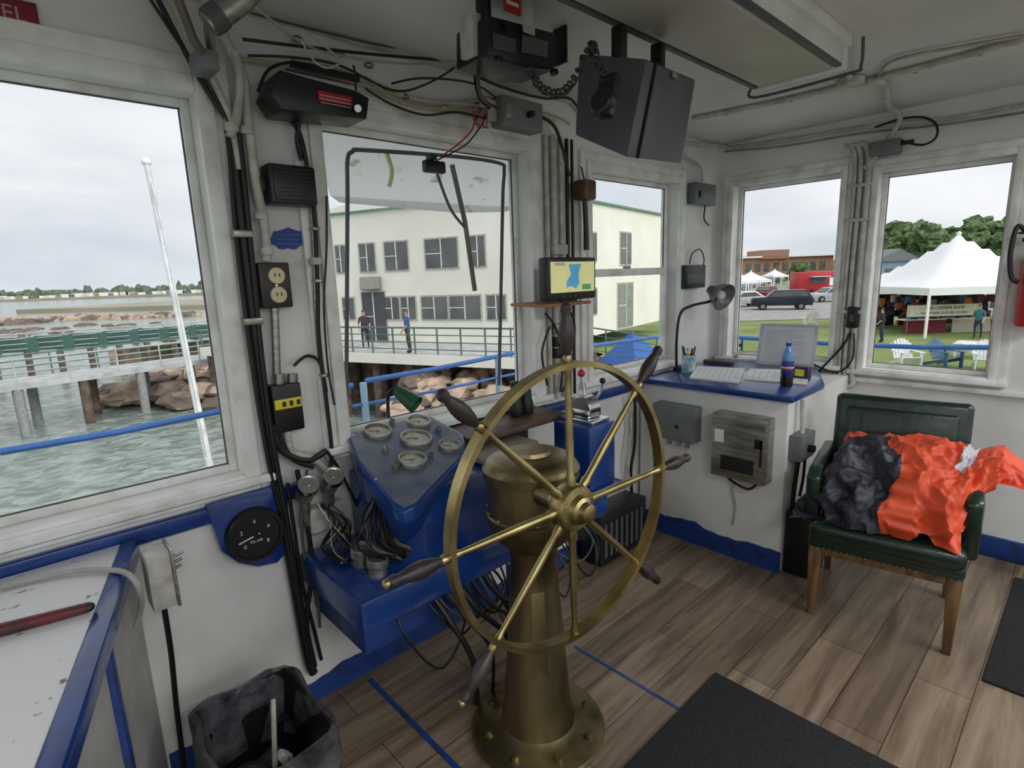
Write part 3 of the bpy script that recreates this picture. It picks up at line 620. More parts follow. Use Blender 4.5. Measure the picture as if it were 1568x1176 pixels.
b.tube([R(u,v,3.87) for u,v in [(1378,215),(1410,222),(1432,212),(1434,192),(1415,180),(1380,182),(1340,195)]],.006,RUB); b.done('antenna_splitter_box')
b=B(); q=R(1306,487,3.885); b.box((3.86,q.y-.03,q.z-.06),(3.915,q.y+.03,q.z+.07),BLK,.006); b.box((3.85,q.y-.01,q.z-.02),(3.862,q.y+.01,q.z+.02),DGREY,.002)
b.tube([R(u,v,3.87) for u,v in [(1302,510),(1290,530),(1262,560),(1245,575),(1215,575)]],.007,RUB); b.tube([R(u,v,3.86) for u,v in [(1308,510),(1305,550),(1280,570),(1240,555)]],.005,RUB); b.done('light_switch')
# small boxes near corner on front wall
b=B(); a,c=wallbx(b,1066,278,1096,315,1.93,1.99,GREYM,.005); b.tube([F(u,v,1.96) for u,v in [(1075,278),(1072,255),(1050,240)]],.008,GREYC); b.tube([F(u,v,1.97) for u,v in [(1080,315),(1078,335),(1085,345)]],.005,RUB); b.box((a.x+.04,1.92,c.z+.04),(a.x+.06,1.93,c.z+.08),BLK); b.done('thermostat_box')
b=B(); a,c=wallbx(b,1050,406,1080,440,1.94,1.99,BLK,.006); b.box((a.x+.02,1.937,c.z+.03),(c.x-.02,1.94,a.z-.06),DGREY,.001); b.tube([F(u,v,1.95) for u,v in [(1056,404),(1060,388),(1072,382),(1078,396),(1076,410)]],.004,RUB); b.done('intercom_box')
b=B(); q=F(1040,575,1.9); b.tube([F(1036,575,1.92),F(1036,520,1.92),F(1042,480,1.9),F(1060,468,1.85),F(1085,462,1.8),F(1100,455,1.76)],.009,BLK,10)
Ml=frame(F(1103,452,1.75),V((-.25,-1,-.45))); b.lathe([(0,-.10),(.03,-.095),(.042,-.06),(.076,-.012),(.092,.036),(.086,.036),(.06,-.005),(0,-.035)],mat('lamp_shade_metal',(120,118,114),.35,.3),Ml,32); b.sph((0,0,0),.034,WHITE,Ml)
b.lathe([(.04,0),(.04,.02),(.01,.03)],BLK,Matrix.Translation((q.x,1.9,1.0)),20); b.done('gooseneck_lamp')
# ------------------------------------------------------------------ cabinet with counter
FX=2.93
b=B(); b.box((FX,1.07,0),(3.915,1.97,.965),WALL,.004)
ys=[1.062+.03*i for i in range(31)]
for i in range(30): b.prism([V((FX-.012,ys[i],0)),V((FX-.012,ys[i+1],0)),V((FX-.012,ys[i+1],bh(ys[i+1]+7)+.03)),V((FX-.012,ys[i],bh(ys[i]+7)+.03))],(.012,0,0),BLUEW)
b.prism([(FX-.04,1.04,.965),(FX-.04,1.95,.965),(3.89,1.95,.965),(3.89,1.26,.965),(3.35,1.04,.965)],(0,0,.035),BLUE,.006)
b.done('corner_cabinet')
def cab(b,u0,v0,u1,v1,d,m,bev=.005):
    a=R(u0,v0,FX); c=R(u1,v1,FX); b.box((FX-d,c.y,c.z),(FX,a.y,a.z),m,bev); return a,c
b=B(); a,c=cab(b,1012,612,1074,676,.09,GREYM,.008); b.box((FX-.096,c.y+.01,c.z+.01),(FX-.09,a.y-.01,a.z-.01),GREYM,.003); b.box((FX-.102,c.y+.1,c.z+.08),(FX-.09,c.y+.12,c.z+.1),BLK,.002)
for k in range(3): b.cyl((FX-.05,c.y+.06+.06*k,c.z),(FX-.05,c.y+.06+.06*k,c.z-.04),.014,STEEL)
b.done('breaker_box')
b=B(); a,c=cab(b,1104,626,1182,738,.1,STEEL,.006); b.box((FX-.106,c.y+.008,a.z-.06),(FX-.1,a.y-.008,a.z-.012),STEEL,.002)
for k in range(7): b.box((FX-.108,c.y+.06,c.z+.05+.012*k),(FX-.1,a.y-.06,c.z+.056+.012*k),BLK)
b.box((FX-.106,c.y+.02,a.z-.16),(FX-.1,c.y+.06,a.z-.11),BLK,.001); b.box((FX-.106,c.y+.02,c.z+.1),(FX-.1,c.y+.03,c.z+.25),DIALB,.001)
b.box((FX-.104,a.y-.07,c.z+.2),(FX-.1,a.y-.02,c.z+.27),PAPER); 
b.tube([V((FX-.04,c.y+.15,c.z)),V((FX-.05,c.y+.17,c.z-.04)),V((FX-.03,c.y+.2,c.z-.08)),V((FX-.01,c.y+.19,c.z-.2)),V((FX-.01,c.y+.2,.2))],.006,GREYC); b.tube([V((FX-.05,c.y+.05,c.z)),V((FX-.06,c.y+.1,c.z-.05)),V((FX-.05,c.y+.2,c.z-.03)),V((FX-.04,c.y+.24,c.z))],.007,RUB)
b.done('battery_charger')
CT=1.0
b=B(); q=G(1054,570,CT); b.lathe([(.042,0),(.044,.005),(.044,.115),(.04,.115),(.04,.01),(0,.01)],mat('printed_cup',(90,150,165),.4,col2=(200,210,205),scale=25),Matrix.Translation((q.x,q.y,CT)),24)
for k in range(9):
    a=k*.7; m_=[BLK,RED,LBLUE,BLK,GREEN,YEL,BLK,DGREY,WHITE][k]; b.cyl((q.x+.015*math.cos(a),q.y+.015*math.sin(a),CT+.015),(q.x+.04*math.cos(a),q.y+.04*math.sin(a),CT+.14+.01*(k%4)),.006,m_,n=8)
b.done('pen_cup')
LINE=mat('printed_lines',(170,172,176),.6)
def sheet(name,quad,h=.003,m=PAPER,lines=True):
    b=B(); P4=[V((G(u,v,CT).x,G(u,v,CT).y,CT+.001)) for u,v in quad]; b.prism(P4,(0,0,h),m)
    if lines:
        for k in range(1,9):
            t=k/9; a=P4[0].lerp(P4[3],t).lerp(P4[1].lerp(P4[2],t),.1); c=P4[0].lerp(P4[3],t).lerp(P4[1].lerp(P4[2],t),.85); s=V((0,0,h+.0005)); dd=(P4[3]-P4[0]).normalized()*.002
            b.raw([a+s,c+s,c+s+dd,a+s+dd],[[0,1,2,3]],LINE)
    return b.done(name)
sheet('open_logbook',[(1056,580),(1068,563),(1140,567),(1132,588)],.012)
sheet('clipboard_papers',[(1140,582),(1148,566),(1240,568),(1236,590)],.006)
b=B(); a=G(1158,556,CT); c=G(1240,562,CT)
d=(c-a); d.z=0; up=V((0,0,1)); n_=d.cross(up).normalized()
if n_.dot(V((-1,-1,0)))<0: n_=-n_
a0=V((a.x,a.y,CT)); c0=a0+d.normalized()*.36; tp=V((0,0,.27))-n_*.07
b.prism([a0,c0,c0+tp,a0+tp],n_*.012,mat('grey_tablet_frame',(196,199,204),.5)); b.prism([a0.lerp(c0,.06)+tp*.07+n_*.0125,a0.lerp(c0,.94)+tp*.07+n_*.0125,a0.lerp(c0,.94)+tp*.93+n_*.0125,a0.lerp(c0,.06)+tp*.93+n_*.0125],n_*.001,mat('placard_paper',(210,213,219),.5,col2=(198,201,208)))
for k in range(14):
    t=.12+.055*k; q1=a0.lerp(c0,.12)+tp*t+n_*.0142; q2=a0.lerp(c0,.8 if k%3 else .6)+tp*t+n_*.0142; b.raw([q1,q2,q2+tp*.010,q1+tp*.010],[[0,1,2,3]],LINE)
b.done('instruction_placard')
b=B(); q=G(1204,590,CT); Mb=Matrix.Translation((q.x,q.y,CT))
COLA=mat('cola_blue_label',(24,66,160),.25,col2=(16,48,130)); LIQ=mat('dark_soda',(40,18,14),.1); CLR=mat('clear_bottle_plastic',(120,170,220),.1)
b.lathe([(.028,0),(.032,.006),(.033,.03),(.031,.06)],LIQ,Mb,24); b.lathe([(.031,.06),(.033,.07),(.033,.13),(.031,.14)],COLA,Mb,24); b.lathe([(.031,.14),(.032,.16),(.026,.19),(.014,.215),(.012,.225)],CLR,Mb,24); b.lathe([(.014,.222),(.015,.225),(.015,.24),(0,.241)],mat('blue_cap',(30,80,190),.3),Mb,20)
b.lathe([(.0335,.09),(.0337,.1),(.0335,.11)],RED,Mb,24); b.lathe([(.0338,.1),(.0339,.104),(.0338,.108)],WHITE,Mb,24); b.done('soda_bottle')
b=B(); q=G(1228,580,CT); b.box((q.x-.03,q.y-.04,CT),(q.x+.03,q.y+.05,CT+.075),mat('snack_box',(60,44,90),.4,col2=(30,26,50)),.004); b.box((q.x-.031,q.y-.02,CT+.02),(q.x-.0295,q.y+.03,CT+.06),YEL); b.done('snack_box')
b=B(); q=G(1100,556,CT); b.box((q.x-.03,q.y-.1,CT),(q.x+.03,q.y+.1,CT+.02),DWOOD,.003); q=G(1128,550,CT); b.lathe([(.025,0),(.03,.02),(.02,.03),(0,.03)],STEEL,Matrix.Translation((q.x,q.y,CT)),16); b.done('wooden_desk_tray')
# things right of cabinet
b=B(); b.box((2.96,1.0,.64),(3.14,1.065,.78),GREYM,.005); b.cyl((3.05,1.0,.70),(3.05,.97,.70),.02,BLK); b.tube([(3.03,1.03,.78),(3.03,1.04,.96)],.012,GREYC); b.tube([(3.0,1.03,.64),(3.0,1.04,.5),(3.0,1.045,.36)],.012,BLK); b.tube([(3.1,1.03,.64),(3.12,1.04,.5),(3.1,1.045,.4)],.008,RUB); b.done('disconnect_switch')
b=B(); b.box((2.955,.93,0),(3.2,1.06,.36),BLK,.01); b.box((2.97,.925,.04),(3.18,.932,.33),DIALB,.003); b.done('added_dark_box')  # black box added to make the cabinet side darker near the floor
b=B(); b.box((2.3,1.8,0),(2.75,1.96,.3),BLK,.01)
for k in range(8): b.box((2.33+.05*k,1.792,.05),(2.35+.05*k,1.8,.25),DGREY)
b.done('floor_heater')
b=B()
b.tube([(2.85,1.96,.95),(2.84,1.95,.6),(2.8,1.95,.4),(2.82,1.94,.12)],.01,RUB); b.tube([(2.78,1.96,.9),(2.8,1.95,.7),(2.76,1.95,.5),(2.8,1.95,.3)],.007,GREYC); b.done('hanging_cable')
b=B()
for i in range(5):
    x=1.0+.06*i; b.tube([(x,1.6,.55),(x+.04,1.5,.42),(x+.1+.03*i,1.46,.25),(x+.14+.02*i,1.5,.02)],.007 if i%2 else .011,RUB)
b.tube([(1.3,1.52,.8),(1.36,1.42,.72),(1.4,1.46,.5),(1.38,1.6,.5)],.006,GREYC); b.tube([(1.4,1.5,.62),(1.5,1.44,.5),(1.6,1.5,.5)],.006,RUB)
random.seed(3)
for k in range(24):
    r_=random.random; x=.8+.12*r_()
    b.tube([(.9+.04*r_(),1.72,.9),(x,1.62+.05*r_(),.84),(x+.04*r_()-.03,1.58+.06*r_(),.76),(x+.06,1.6,.70),(.93,1.62,.67)],.003+.002*r_(),[RUB,RUB,BRN,RUB,GREYM,RUB,BRASSD][k%7],6)
for k in range(14):
    r_=random.random; x=.85+.9*r_(); dz_=.1+.2*r_()
    b.tube([(x,1.60,.55),(x+.05*r_(),1.52,.50-.3*dz_),(x+.12+.1*r_(),1.53,.48-dz_),(x+.22+.1*r_(),1.56,.44-.3*dz_),(x+.26,1.66,.52)],.003+.003*r_(),[RUB,RUB,DGREY,RUB,BRN][k%5],6)
b.done('console_cables')
# ------------------------------------------------------------------ chair
RC=Matrix.Translation((2.72,.56,0))@Matrix.Rotation(math.radians(9.5),4,'Z')@Matrix.Translation((-2.72,-.56,0))
b=B(); x0,x1,y0,y1=2.69,3.2,.27,.85
b.box((x0,y0,.345),(x1,y1,.41),VINYL,.02); b.box((x0-.02,y0+.0,.385),(x1,y1,.485),VINYL,.04,None,4)
Mb=Matrix.Translation((3.13,0,.44))@Matrix.Rotation(math.radians(8),4,'Y')
b.box((0,y0+.01,0),(.07,y1-.01,.56),VINYL,.028,Mb,4); b.box((-.01,y0+.06,.04),(.02,y1-.06,.5),VINYL,.02,Mb,3)
for yy in (y0-.035,y1-.03):
    b.prism([(x0+.06,yy,.42),(x1+.02,yy,.42),(x1+.04,yy,.73),(x0+.12,yy,.715),(x0+.05,yy,.68)],(0,.065,0),VINYL,.02)
for (x,y,d_) in ((x0+.04,y0+.03,-.02),(x0+.04,y1-.03,-.02),(x1-.03,y0+.03,.05),(x1-.03,y1-.03,.05)):
    def sq(cx_,cy_,r_,z_): return [V((cx_-r_,cy_-r_,z_)),V((cx_+r_,cy_-r_,z_)),V((cx_+r_,cy_+r_,z_)),V((cx_-r_,cy_+r_,z_))]
    b.hexa(sq(x+d_,y,.015,0)+sq(x,y,.028,.37),WOOD,.003)
b.box((x0+.02,y0+.03,.31),(x0+.05,y1-.03,.355),WOOD,.004)
for k in range(24): b.sph((x0-.005,y0+.02+.0235*k,.355),.004,BRASS,None,1)
b.xf(RC); b.done('vinyl_armchair')
# jacket: crumpled cloth heap with the sleeve lying over the arm, one continuous cloth sheet
b=B(); nx,ny=130,220; vs=[]
def sm(a,b_,x):
    t=min(1,max(0,(x-a)/(b_-a))); return t*t*(3-2*t)
def ridge(x,y,z,fr,ph,sx,sy):
    n_=noise.noise(V((x*fr*sx,y*fr*sy,z*fr+ph))); return (1-abs(n_)*2.6)
for i in range(nx+1):
    for j in range(ny+1):
        a=math.sin(math.pi/2*(2*i/nx-1)); c=math.sin(math.pi/2*(2*j/ny-1))
        Y_=.50+.38*c
        arm=1-sm(.22,.36,Y_)
        xc=2.935+.035*arm; hw=.215*(1-.50*arm)
        X_=xc+hw*a
        r_=(abs(a)**2.6+abs(c)**3.6)**(1/3.0); r_*=1+.08*noise.noise(V((a*2,c*3,4)))
        hh=max(0,1-min(1,r_)**3.2)**.55
        base=.487+(.737-.487)*arm
        prof=(.26+.09*(a*.5+.5)+.03*math.exp(-((Y_-.45)/.14)**2))*(1-arm)+.095*arm
        zz=hh*prof
        cz=.034*max(-.4,ridge(X_,Y_,zz,7,0,.8,1.2))+.018*max(-.5,ridge(X_+.3,Y_,zz,13,2.2,1.1,.8))+.045*noise.noise(V((X_*5,Y_*5,zz*4+1)))+.008*max(-.5,ridge(X_,Y_+1,zz,26,5,1,1))
        z_=base+zz+min(1,hh*1.4)*cz*(1-.35*arm)
        side=(1-hh)*.7+.18
        vs.append(V((X_+side*cz*1.3*(-1 if a<0 else 1),Y_+side*cz*(1 if c>0 else -1),max(base if arm>.98 else .487,z_))))
fo=[];fn=[];fr_=[]
for i in range(nx):
    for j in range(ny):
        k=i*(ny+1)+j; Y_=vs[k].y; X_=vs[k].x; Z_=vs[k].z
        f=[k,k+ny+1,k+ny+2,k+1]
        edge=.555+.03*math.sin(X_*22)+.03*noise.noise(V((X_*9,Z_*6,0)))
        band=Z_>.775+.02*math.sin(Y_*25) and X_>2.97 and Y_<.80
        if Y_>edge and not band: fn.append(f)
        elif .265<Y_+.25*(X_-2.98)<.300 and Z_>.775: fr_.append(f)
        else: fo.append(f)
b.raw(vs,fo,ORANGE); b.raw(vs,fn,NAVY); b.raw(vs,fr_,REFL)
b.hexa([V(q) for q in [(2.725,.60,.50),(2.725,.635,.50),(2.745,.635,.50),(2.745,.60,.50),(2.73,.59,.555),(2.73,.625,.56),(2.75,.625,.56),(2.75,.59,.555)]],WHITE,.003)
b.xf(RC); b.done('float_jacket',True,80)
# extinguisher
b=B(); b.lathe([(.055,0),(.06,.01),(.06,.32),(.05,.36),(.02,.385),(.018,.42)],RED,Matrix.Translation((3.84,.265,1.31)),28); b.box((3.82,.235,1.73),(3.86,.335,1.75),BLK,.004); b.box((3.82,.235,1.77),(3.86,.355,1.78),BLK,.004)
b.tube([(3.84,.305,1.74),(3.8,.355,1.81),(3.79,.37,1.68),(3.8,.355,1.56),(3.8,.325,1.53)],.011,RUB,10); b.box((3.9,.235,1.5),(3.918,.305,1.56),STEEL); b.done('fire_extinguisher')
# ------------------------------------------------------------------ OUTSIDE
b=B()
b.raw([W(-900,-50,-4.4),W(300,-50,-4.4),W(300,1500,-4.4),W(-1200,1500,-4.4)],[[0,1,2,3]],WATER); b.done('harbour_water',False)
b=B(); gz=-2.1
b.raw([W(x,y,gz) for x,y in [(3,33),(4,27),(6,20),(11,13),(22,5),(60,-30),(400,-60),(500,900),(-2,900),(-2,48),(0,36)]],[list(range(11))],GRASS); b.done('grass_ground',False)
b=B(); b.raw([W(x,y,gz+.03) for x,y in [(12,40),(24,39),(60,40),(110,40),(140,100),(40,120),(8,110)]],[list(range(7))],ASPH); b.done('parking_lot_ground',False)
# rocks
def bankz(x,y): return -3.0+(min(y,24)-20)*.22+.05*max(0,x)
b=B()
gx=[-5.2+1.0*i for i in range(14)]; gy=[13+1.2*j for j in range(15)]
vs=[W(x,y+(-.4*x if x>3 else 0),max(-4.6,min(-2.15,bankz(x,y)-.35-(1.2 if x<-4.5 else 0)))) for x in gx for y in gy]
b.raw(vs,[[i*15+j,(i+1)*15+j,(i+1)*15+j+1,i*15+j+1] for i in range(13) for j in range(14)],ROCKD)
for i in range(330):
    x=random.uniform(-4.8,7); y=14+13*random.random()-(.4*x if x>3 else 0); s=random.uniform(.3,.75)
    b.blob(W(x,y,min(-2.2,bankz(x,y))-.1+random.uniform(-.1,.1)),(s,s*.85,s*.6),ROCK if i%4 else ROCKD,.55,1.1,2,i)
for i in range(110):
    s=random.uniform(.4,1.0); b.blob(W(random.uniform(-22,-14.5),random.uniform(27.5,38),-4.3+random.uniform(0,.7)),(s,s,s*.6),ROCKD if i%3 else ROCK,.5,1.2,2,i)
b.done('shore_rocks',True,25)
# building
dz=-1.4; c0=W(1.7,24.0,dz); cl_=W(-9.9,29.5,dz); c2=W(9.6,35.0,dz); rz=4.95
b=B(); cb=cl_+(c2-c0)
b.prism([V((q.x,q.y,dz)) for q in (c0,c2,cb,cl_)],(0,0,rz-dz),BWALL)
ex=1.02; cc=(c0+cb)/2
top=[cc+(q-cc)*ex for q in (c0,c2,cb,cl_)]; b.prism([V((q.x,q.y,rz)) for q in top],(0,0,.10),BGREEN)
rd=[V((q.x,q.y,rz+.10)) for q in top]; m0=(rd[0]+rd[3])/2+V((0,0,.9)); m1=(rd[1]+rd[2])/2+V((0,0,.9))
b.raw([rd[0],rd[1],m1,m0,rd[2],rd[3]],[[0,1,2,3],[3,2,4,5],[0,3,5],[1,4,2]],BWALL)
def bwin(a,c,t,z,w,h,out,m=BWIN):
    d=(c-a).normalized(); q=a.lerp(c,t); n_=V((d.y,-d.x,0)); n_=n_ if n_.dot(EYE-q)>0 else -n_
    M=frame(V((q.x,q.y,z)),n_,(0,0,1)); b.box((-w/2-.08,-h/2-.08,0),(w/2+.08,h/2+.08,.05),mat('window_casing',(206,202,188),.6),0,M); b.box((-w/2,-h/2,.03),(w/2,h/2,.08),m,0,M); b.box((-.025,-h/2,.06),(.025,h/2,.1),TRIM,0,M)
    b.box((-w/2,-.02,.06),(-.025,.02,.09),TRIM,0,M)
def tof(u,a,c):
    d=ray(u,450); d.z=0; e=c-a; den=d.x*e.y-d.y*e.x; 
    return -(d.x*a.y-d.y*a.x)/den
for u,w in ((528,.6),(568,.9),(612,1.3),(680,1.7),(735,.7)): bwin(cl_,c0,tof(u,cl_,c0),2.8,w,1.3,1)
for u,w in ((533,.7),(600,.8),(625,.8),(665,1.4),(712,1.6),(760,.9)): bwin(cl_,c0,tof(u,cl_,c0),.3,w,1.05,1)
bwin(cl_,c0,tof(572,cl_,c0),-.1,1.4,2.4,1,DGREY)
bwin(c0,c2,tof(957,c0,c2),2.9,1.3,1.6,1); bwin(c0,c2,tof(957,c0,c2),-.1,1.9,2.3,1,mat('building_door',(150,156,146),.4)); bwin(c0,c2,tof(905,c0,c2),.3,1,1.2,1); bwin(c0,c2,tof(905,c0,c2),2.9,1,1.3,1)
b.box((-.5,-.3,0),(.5,.3,.5),STEEL,0,frame(V((cl_.lerp(c0,tof(572,cl_,c0)).x,cl_.lerp(c0,tof(572,cl_,c0)).y,1.5)),(EYE-c0).normalized()*1,(0,0,1)))
b.done('waterfront_building',False)
# deck + railing
b=B(); e=(c0-cl_).normalized(); nn=V((e.y,-e.x,0)); nn=nn if nn.dot(EYE-c0)>0 else -nn
d0=cl_-e*5; d1=c0+e*2; D=3.6
b.prism([d0,d1,d1+nn*D,d0+nn*D],(0,0,-.18),PIERW); 
b.prism([d0+nn*D,d1+nn*D,d1+nn*(D+.08),d0+nn*(D+.08)],(0,0,-.42),BWALL)
def rail(b,a,c,h=1.1,sp=1.6,m=PIERG,mid=3,r=.035):
    n_=max(1,int((c-a).length/sp))
    for i in range(n_+1): q=a.lerp(c,i/n_); b.cyl(q,q+V((0,0,h)),r,m,n=6)
    for k in range(mid+1): z=V((0,0,h*(1-k*.27))); b.cyl(a+z,c+z,r*(1 if k==0 else .6),m,n=6)
rail(b,d0+nn*(D-.1),d1+nn*(D-.1),1.1,1.1,PIERG,4,.04) 
for i in range(12):
    for j in (0.3,D-.5):
        q=d0.lerp(d1,i/11)+nn*j; b.cyl(V((q.x,q.y,-4.6)),V((q.x,q.y,dz-.15)),.2,PILE,n=10)
b.prism([V((q.x,q.y,-4.5)) for q in (cl_,c0,c0-nn*.5,cl_-nn*.5)],(0,0,3.0),PILE)  # pile-coloured slab added below the building to darken the space under it
s0=c0+e*.8+nn*1; s1=s0+e*6+V((0,0,-.8)); rail(b,s0,s1)
b.done('waterfront_deck')
# pier at left
b=B(); pa=W(-32,8,-2.15); pb=W(-15.4,30.6,-2.15); pd=(pb-pa).normalized(); pn_=V((pd.y,-pd.x,0)); pn_=pn_ if pn_.dot(EYE-pa)>0 else -pn_
b.prism([pa,pb,pb-pn_*2.6,pa-pn_*2.6],(0,0,-.22),PIERW); rail(b,pa+V((0,0,.02)),pb,1.05,1.8,PIERW,3,.035); rail(b,pa-pn_*2.5,pb-pn_*2.5,1.05,1.8,PIERG,3,.04)
for i in range(13):
    for j in (.2,2.3):
        q=pa.lerp(pb,(i+.4*(j>1))/12)-pn_*j; b.cyl(V((q.x,q.y,-4.7)),V((q.x,q.y,-2.3)),.2,PILE if (i+int(j))%2 else mat('pale_pile',(160,162,160),.8),n=12)
pc=W(-9,34,-2.15); b.prism([pb,pc,pc-pn_*2.6,pb-pn_*2.6],(0,0,-.22),PIERW); rail(b,pb,pc,1.05,1.8,PIERG)
pe=W(-45,30,-2.4); pf=W(-24,46,-2.4); b.prism([pe,pf,pf+f0*2,pe+f0*2],(0,0,-.3),PIERW); rail(b,pe,pf,1.3,2,PIERW,3,.05)
for i in range(16):
    q=pe.lerp(pf,i/15); b.cyl(V((q.x,q.y,-4.7)),q,.2,PILE,n=8)
for i in range(9):
    q=pe.lerp(pf,.35+.6*i/8)+V((0,0,.5))+f0*.7; b.box((-1.3,-.15,-.5),(1.3,.15,.5),mat('green_pier_panel',(84,120,110),.6),0,frame(q,f0,(0,0,1))@Matrix.Rotation(math.pi/2,4,'X'))
b.done('harbour_pier')
b=B()
for i in range(40):
    q=W(-32+20*i/39,48+random.uniform(-1.5,1),-2.7+random.uniform(-.3,.1)); b.blob(q,(1.4,1.4,.9),[GRASS,TREE,ROCK][i%3 if i%4 else 0],.4,1.5,2,i)
b.prism([W(-34,46.5,-4.5),W(-12,46,-4.5),W(-10,54,-4.5),W(-34,54,-4.5)],(0,0,1.6),ROCK)
b.done('breakwater_embankment')
# far shore
b=B()
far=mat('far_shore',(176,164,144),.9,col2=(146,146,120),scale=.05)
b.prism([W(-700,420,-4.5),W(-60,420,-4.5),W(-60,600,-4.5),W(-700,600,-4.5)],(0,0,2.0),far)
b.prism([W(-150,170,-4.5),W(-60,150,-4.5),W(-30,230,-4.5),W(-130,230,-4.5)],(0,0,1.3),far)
b.done('far_shoreline')
b=B()
for i in range(120):
    t=i/119; s=random.uniform(.6,1.5); b.blob(W(-118+52*t,120+random.uniform(-2,2),-4.4),(s*1.4,s,s*.8),ROCKD if i%3==0 else ROCK,.5,1.2,2,i)
for i in range(40):
    s=random.uniform(.4,1.2); b.blob(W(random.uniform(-100,-62),random.uniform(76,100),-4.45),(s*1.6,s,s*.5),ROCKD,.5,1.2,2,i)
b.blob(W(-98,112,-4.4),(4,2,1.1),ROCKD,.4,1.5,3,2)
b.done('rocky_breakwater',True,25)
b=B()
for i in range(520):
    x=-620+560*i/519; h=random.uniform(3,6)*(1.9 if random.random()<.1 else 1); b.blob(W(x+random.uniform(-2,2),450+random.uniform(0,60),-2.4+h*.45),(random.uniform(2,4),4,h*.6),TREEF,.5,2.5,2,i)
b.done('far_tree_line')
b=B()
for i in range(70):
    x=-420+330*i/69+random.uniform(-2,2); w=random.uniform(1.5,4); q=W(x,424,-2.5); b.box((-w,-1.5,0),(w,1.5,random.uniform(1.8,2.8)),[CANV,GREYM,CANV,FIXM,CANV,far][i%6],0,frame(q,(0,0,1),f0))
b.done('shore_campers',False)
# flagpole
b=B(); b.cyl(P(333,770,7.2),P(224,248,7.6),.05,mat('white_flagpole',(244,244,246),.4),.035,16); q=P(224,248,7.6); b.sph(q,.06,CANV); b.tube([q+V((0,0,-.1)),P(258,400,7.3),P(316,700,7)],.006,GREYC); b.done('flagpole')
# ship bow rails
b=B(); 
b.tube([F(0,692,4.2),F(180,662,4.2),F(345,628,4.2)],.022,LBLUE,8,False); b.tube([F(560,583,4.2),F(660,566,4.2),F(790,540,4.2),F(900,530,4.2),F(1015,515,4.2)],.022,LBLUE,8,False)
b.tube([F(540,622,4.2),F(660,600,4.2),F(790,572,4.2)],.014,LBLUE,8,False); b.tube([F(345,628,4.2),F(540,590,4.2)],.022,LBLUE,8,False)
for u,v in ((556,586),(762,546)): q=F(u,v,4.2); b.cyl(q,q+V((0,0,-1.1)),.03,mat('pale_blue_post',(160,190,216),.5))
b.tube([R(1096,514,6.0),R(1200,522,6),R(1300,528,6),R(1420,532,6),R(1560,532,6)],.022,LBLUE,8,False)
b.done('ship_guard_rail')
q=G(968,553,gz); b=B(); b.raw([q+V((-1.2,-1,0)),q+V((1.2,-1,0)),q+V((1.2,1,0)),q+V((-1.2,1,0)),q+V((0,0,1.3))],[[0,1,4],[1,2,4],[2,3,4],[3,0,4]],mat('blue_tarp',(50,104,180),.6)); b.done('blue_tarpaulin_tent',False)
# exterior window visor + tube frame + wiper
b=B()
top0=V((.99,2.16,2.33)); low_=[F(u,v,2.75) for u,v in [(506,300),(520,310),(700,326),(775,324),(786,318)]]
b.prism([top0]+low_+[V((2.75,2.16,2.36))],(0,.01,.012),VIS); b.done('window_visor')
b=B()
b.tube([F(u,v,2.2) for u,v in [(530,650),(531,500),(532,300),(532,245),(540,232),(560,230),(700,240),(765,250),(772,262),(770,300),(767,450),(764,590)]],.009,DGREY,8)
b.tube([F(692,252,2.2),F(712,340,2.2),F(727,445,2.22)],.012,mat('grey_brown_bar',(120,114,106),.6),8,False); b.tube([F(668,262,2.18),F(690,320,2.2),F(715,352,2.2)],.007,DGREY); b.tube([F(592,235,2.22),F(600,262,2.22),F(596,285,2.22)],.010,mat('pale_yellow_tape',(226,224,170),.5),8)
b.done('window_wiper_frame')
# ---- right side outdoor
def tent(name,q,w,eh,ph,h,posts=True):
    b=B(); M=Matrix.Translation(q)@Matrix.Rotation(math.atan2(f0.y,f0.x)-math.pi/2+h,4,'Z')
    n_=16; vs=[];fs=[]
    for i in range(n_+1):
        for j in range(n_+1):
            x=-1+2*i/n_; y=-1+2*j/n_; r_=max(abs(x),abs(y)); z=eh+(ph-eh)*((1-r_)**1.35); vs.append((x*w,y*w,z))
    for i in range(n_):
        for j in range(n_): a=i*(n_+1)+j; fs.append([a,a+n_+1,a+n_+2,a+1])
    b.raw(vs,fs,CANV,M)
    for s in (-1,1):
        b.box((-w,s*w-.01,eh-.35),(w,s*w+.01,eh+.02),CANV,0,M); b.box((s*w-.01,-w,eh-.35),(s*w+.01,w,eh+.02),CANV,0,M)
        for k in (-1,0,1): 
            b.box((k*w-.05,s*w-.05,0),(k*w+.05,s*w+.05,eh),CANV,0,M)
    b.sph((0,0,ph),.12,CANV,M)
    return b,M
q=P(1452,500,31); q=V((q.x,q.y,gz)); b,M=tent('t',q,3.8,2.45,5.2,-.05)
b.done('peaked_event_tent')
b=B(); cols=[(40,40,60),(120,40,50),(60,100,140),(200,190,180),(50,70,50),(90,60,90),(200,120,60),(30,30,34)]
cm=[mat('merch_%d'%i,c,.8) for i,c in enumerate(cols)]
for i in range(260):
    x=random.uniform(-3.5,3.5); y=random.uniform(-1.7,2.5); z=random.uniform(.5,1.8); s=random.uniform(.07,.18)
    b.box((x-s,y-s*.4,z-s),(x+s,y+s*.4,z+s*1.3),random.choice(cm),.02,M,1)
for x in (-2.5,0,2.5): b.box((x-1.1,-1.8,.7),(x+1.1,-1.0,.75),CANV,0,M); b.box((x-1.1,-1.8,0),(x+1.1,-1.77,.7),cm[(int(x)+3)%8],0,M); b.box((x-1.1,2.6,0),(x+1.1,2.7,1.9),cm[7],0,M)
b.done('market_stall_goods')
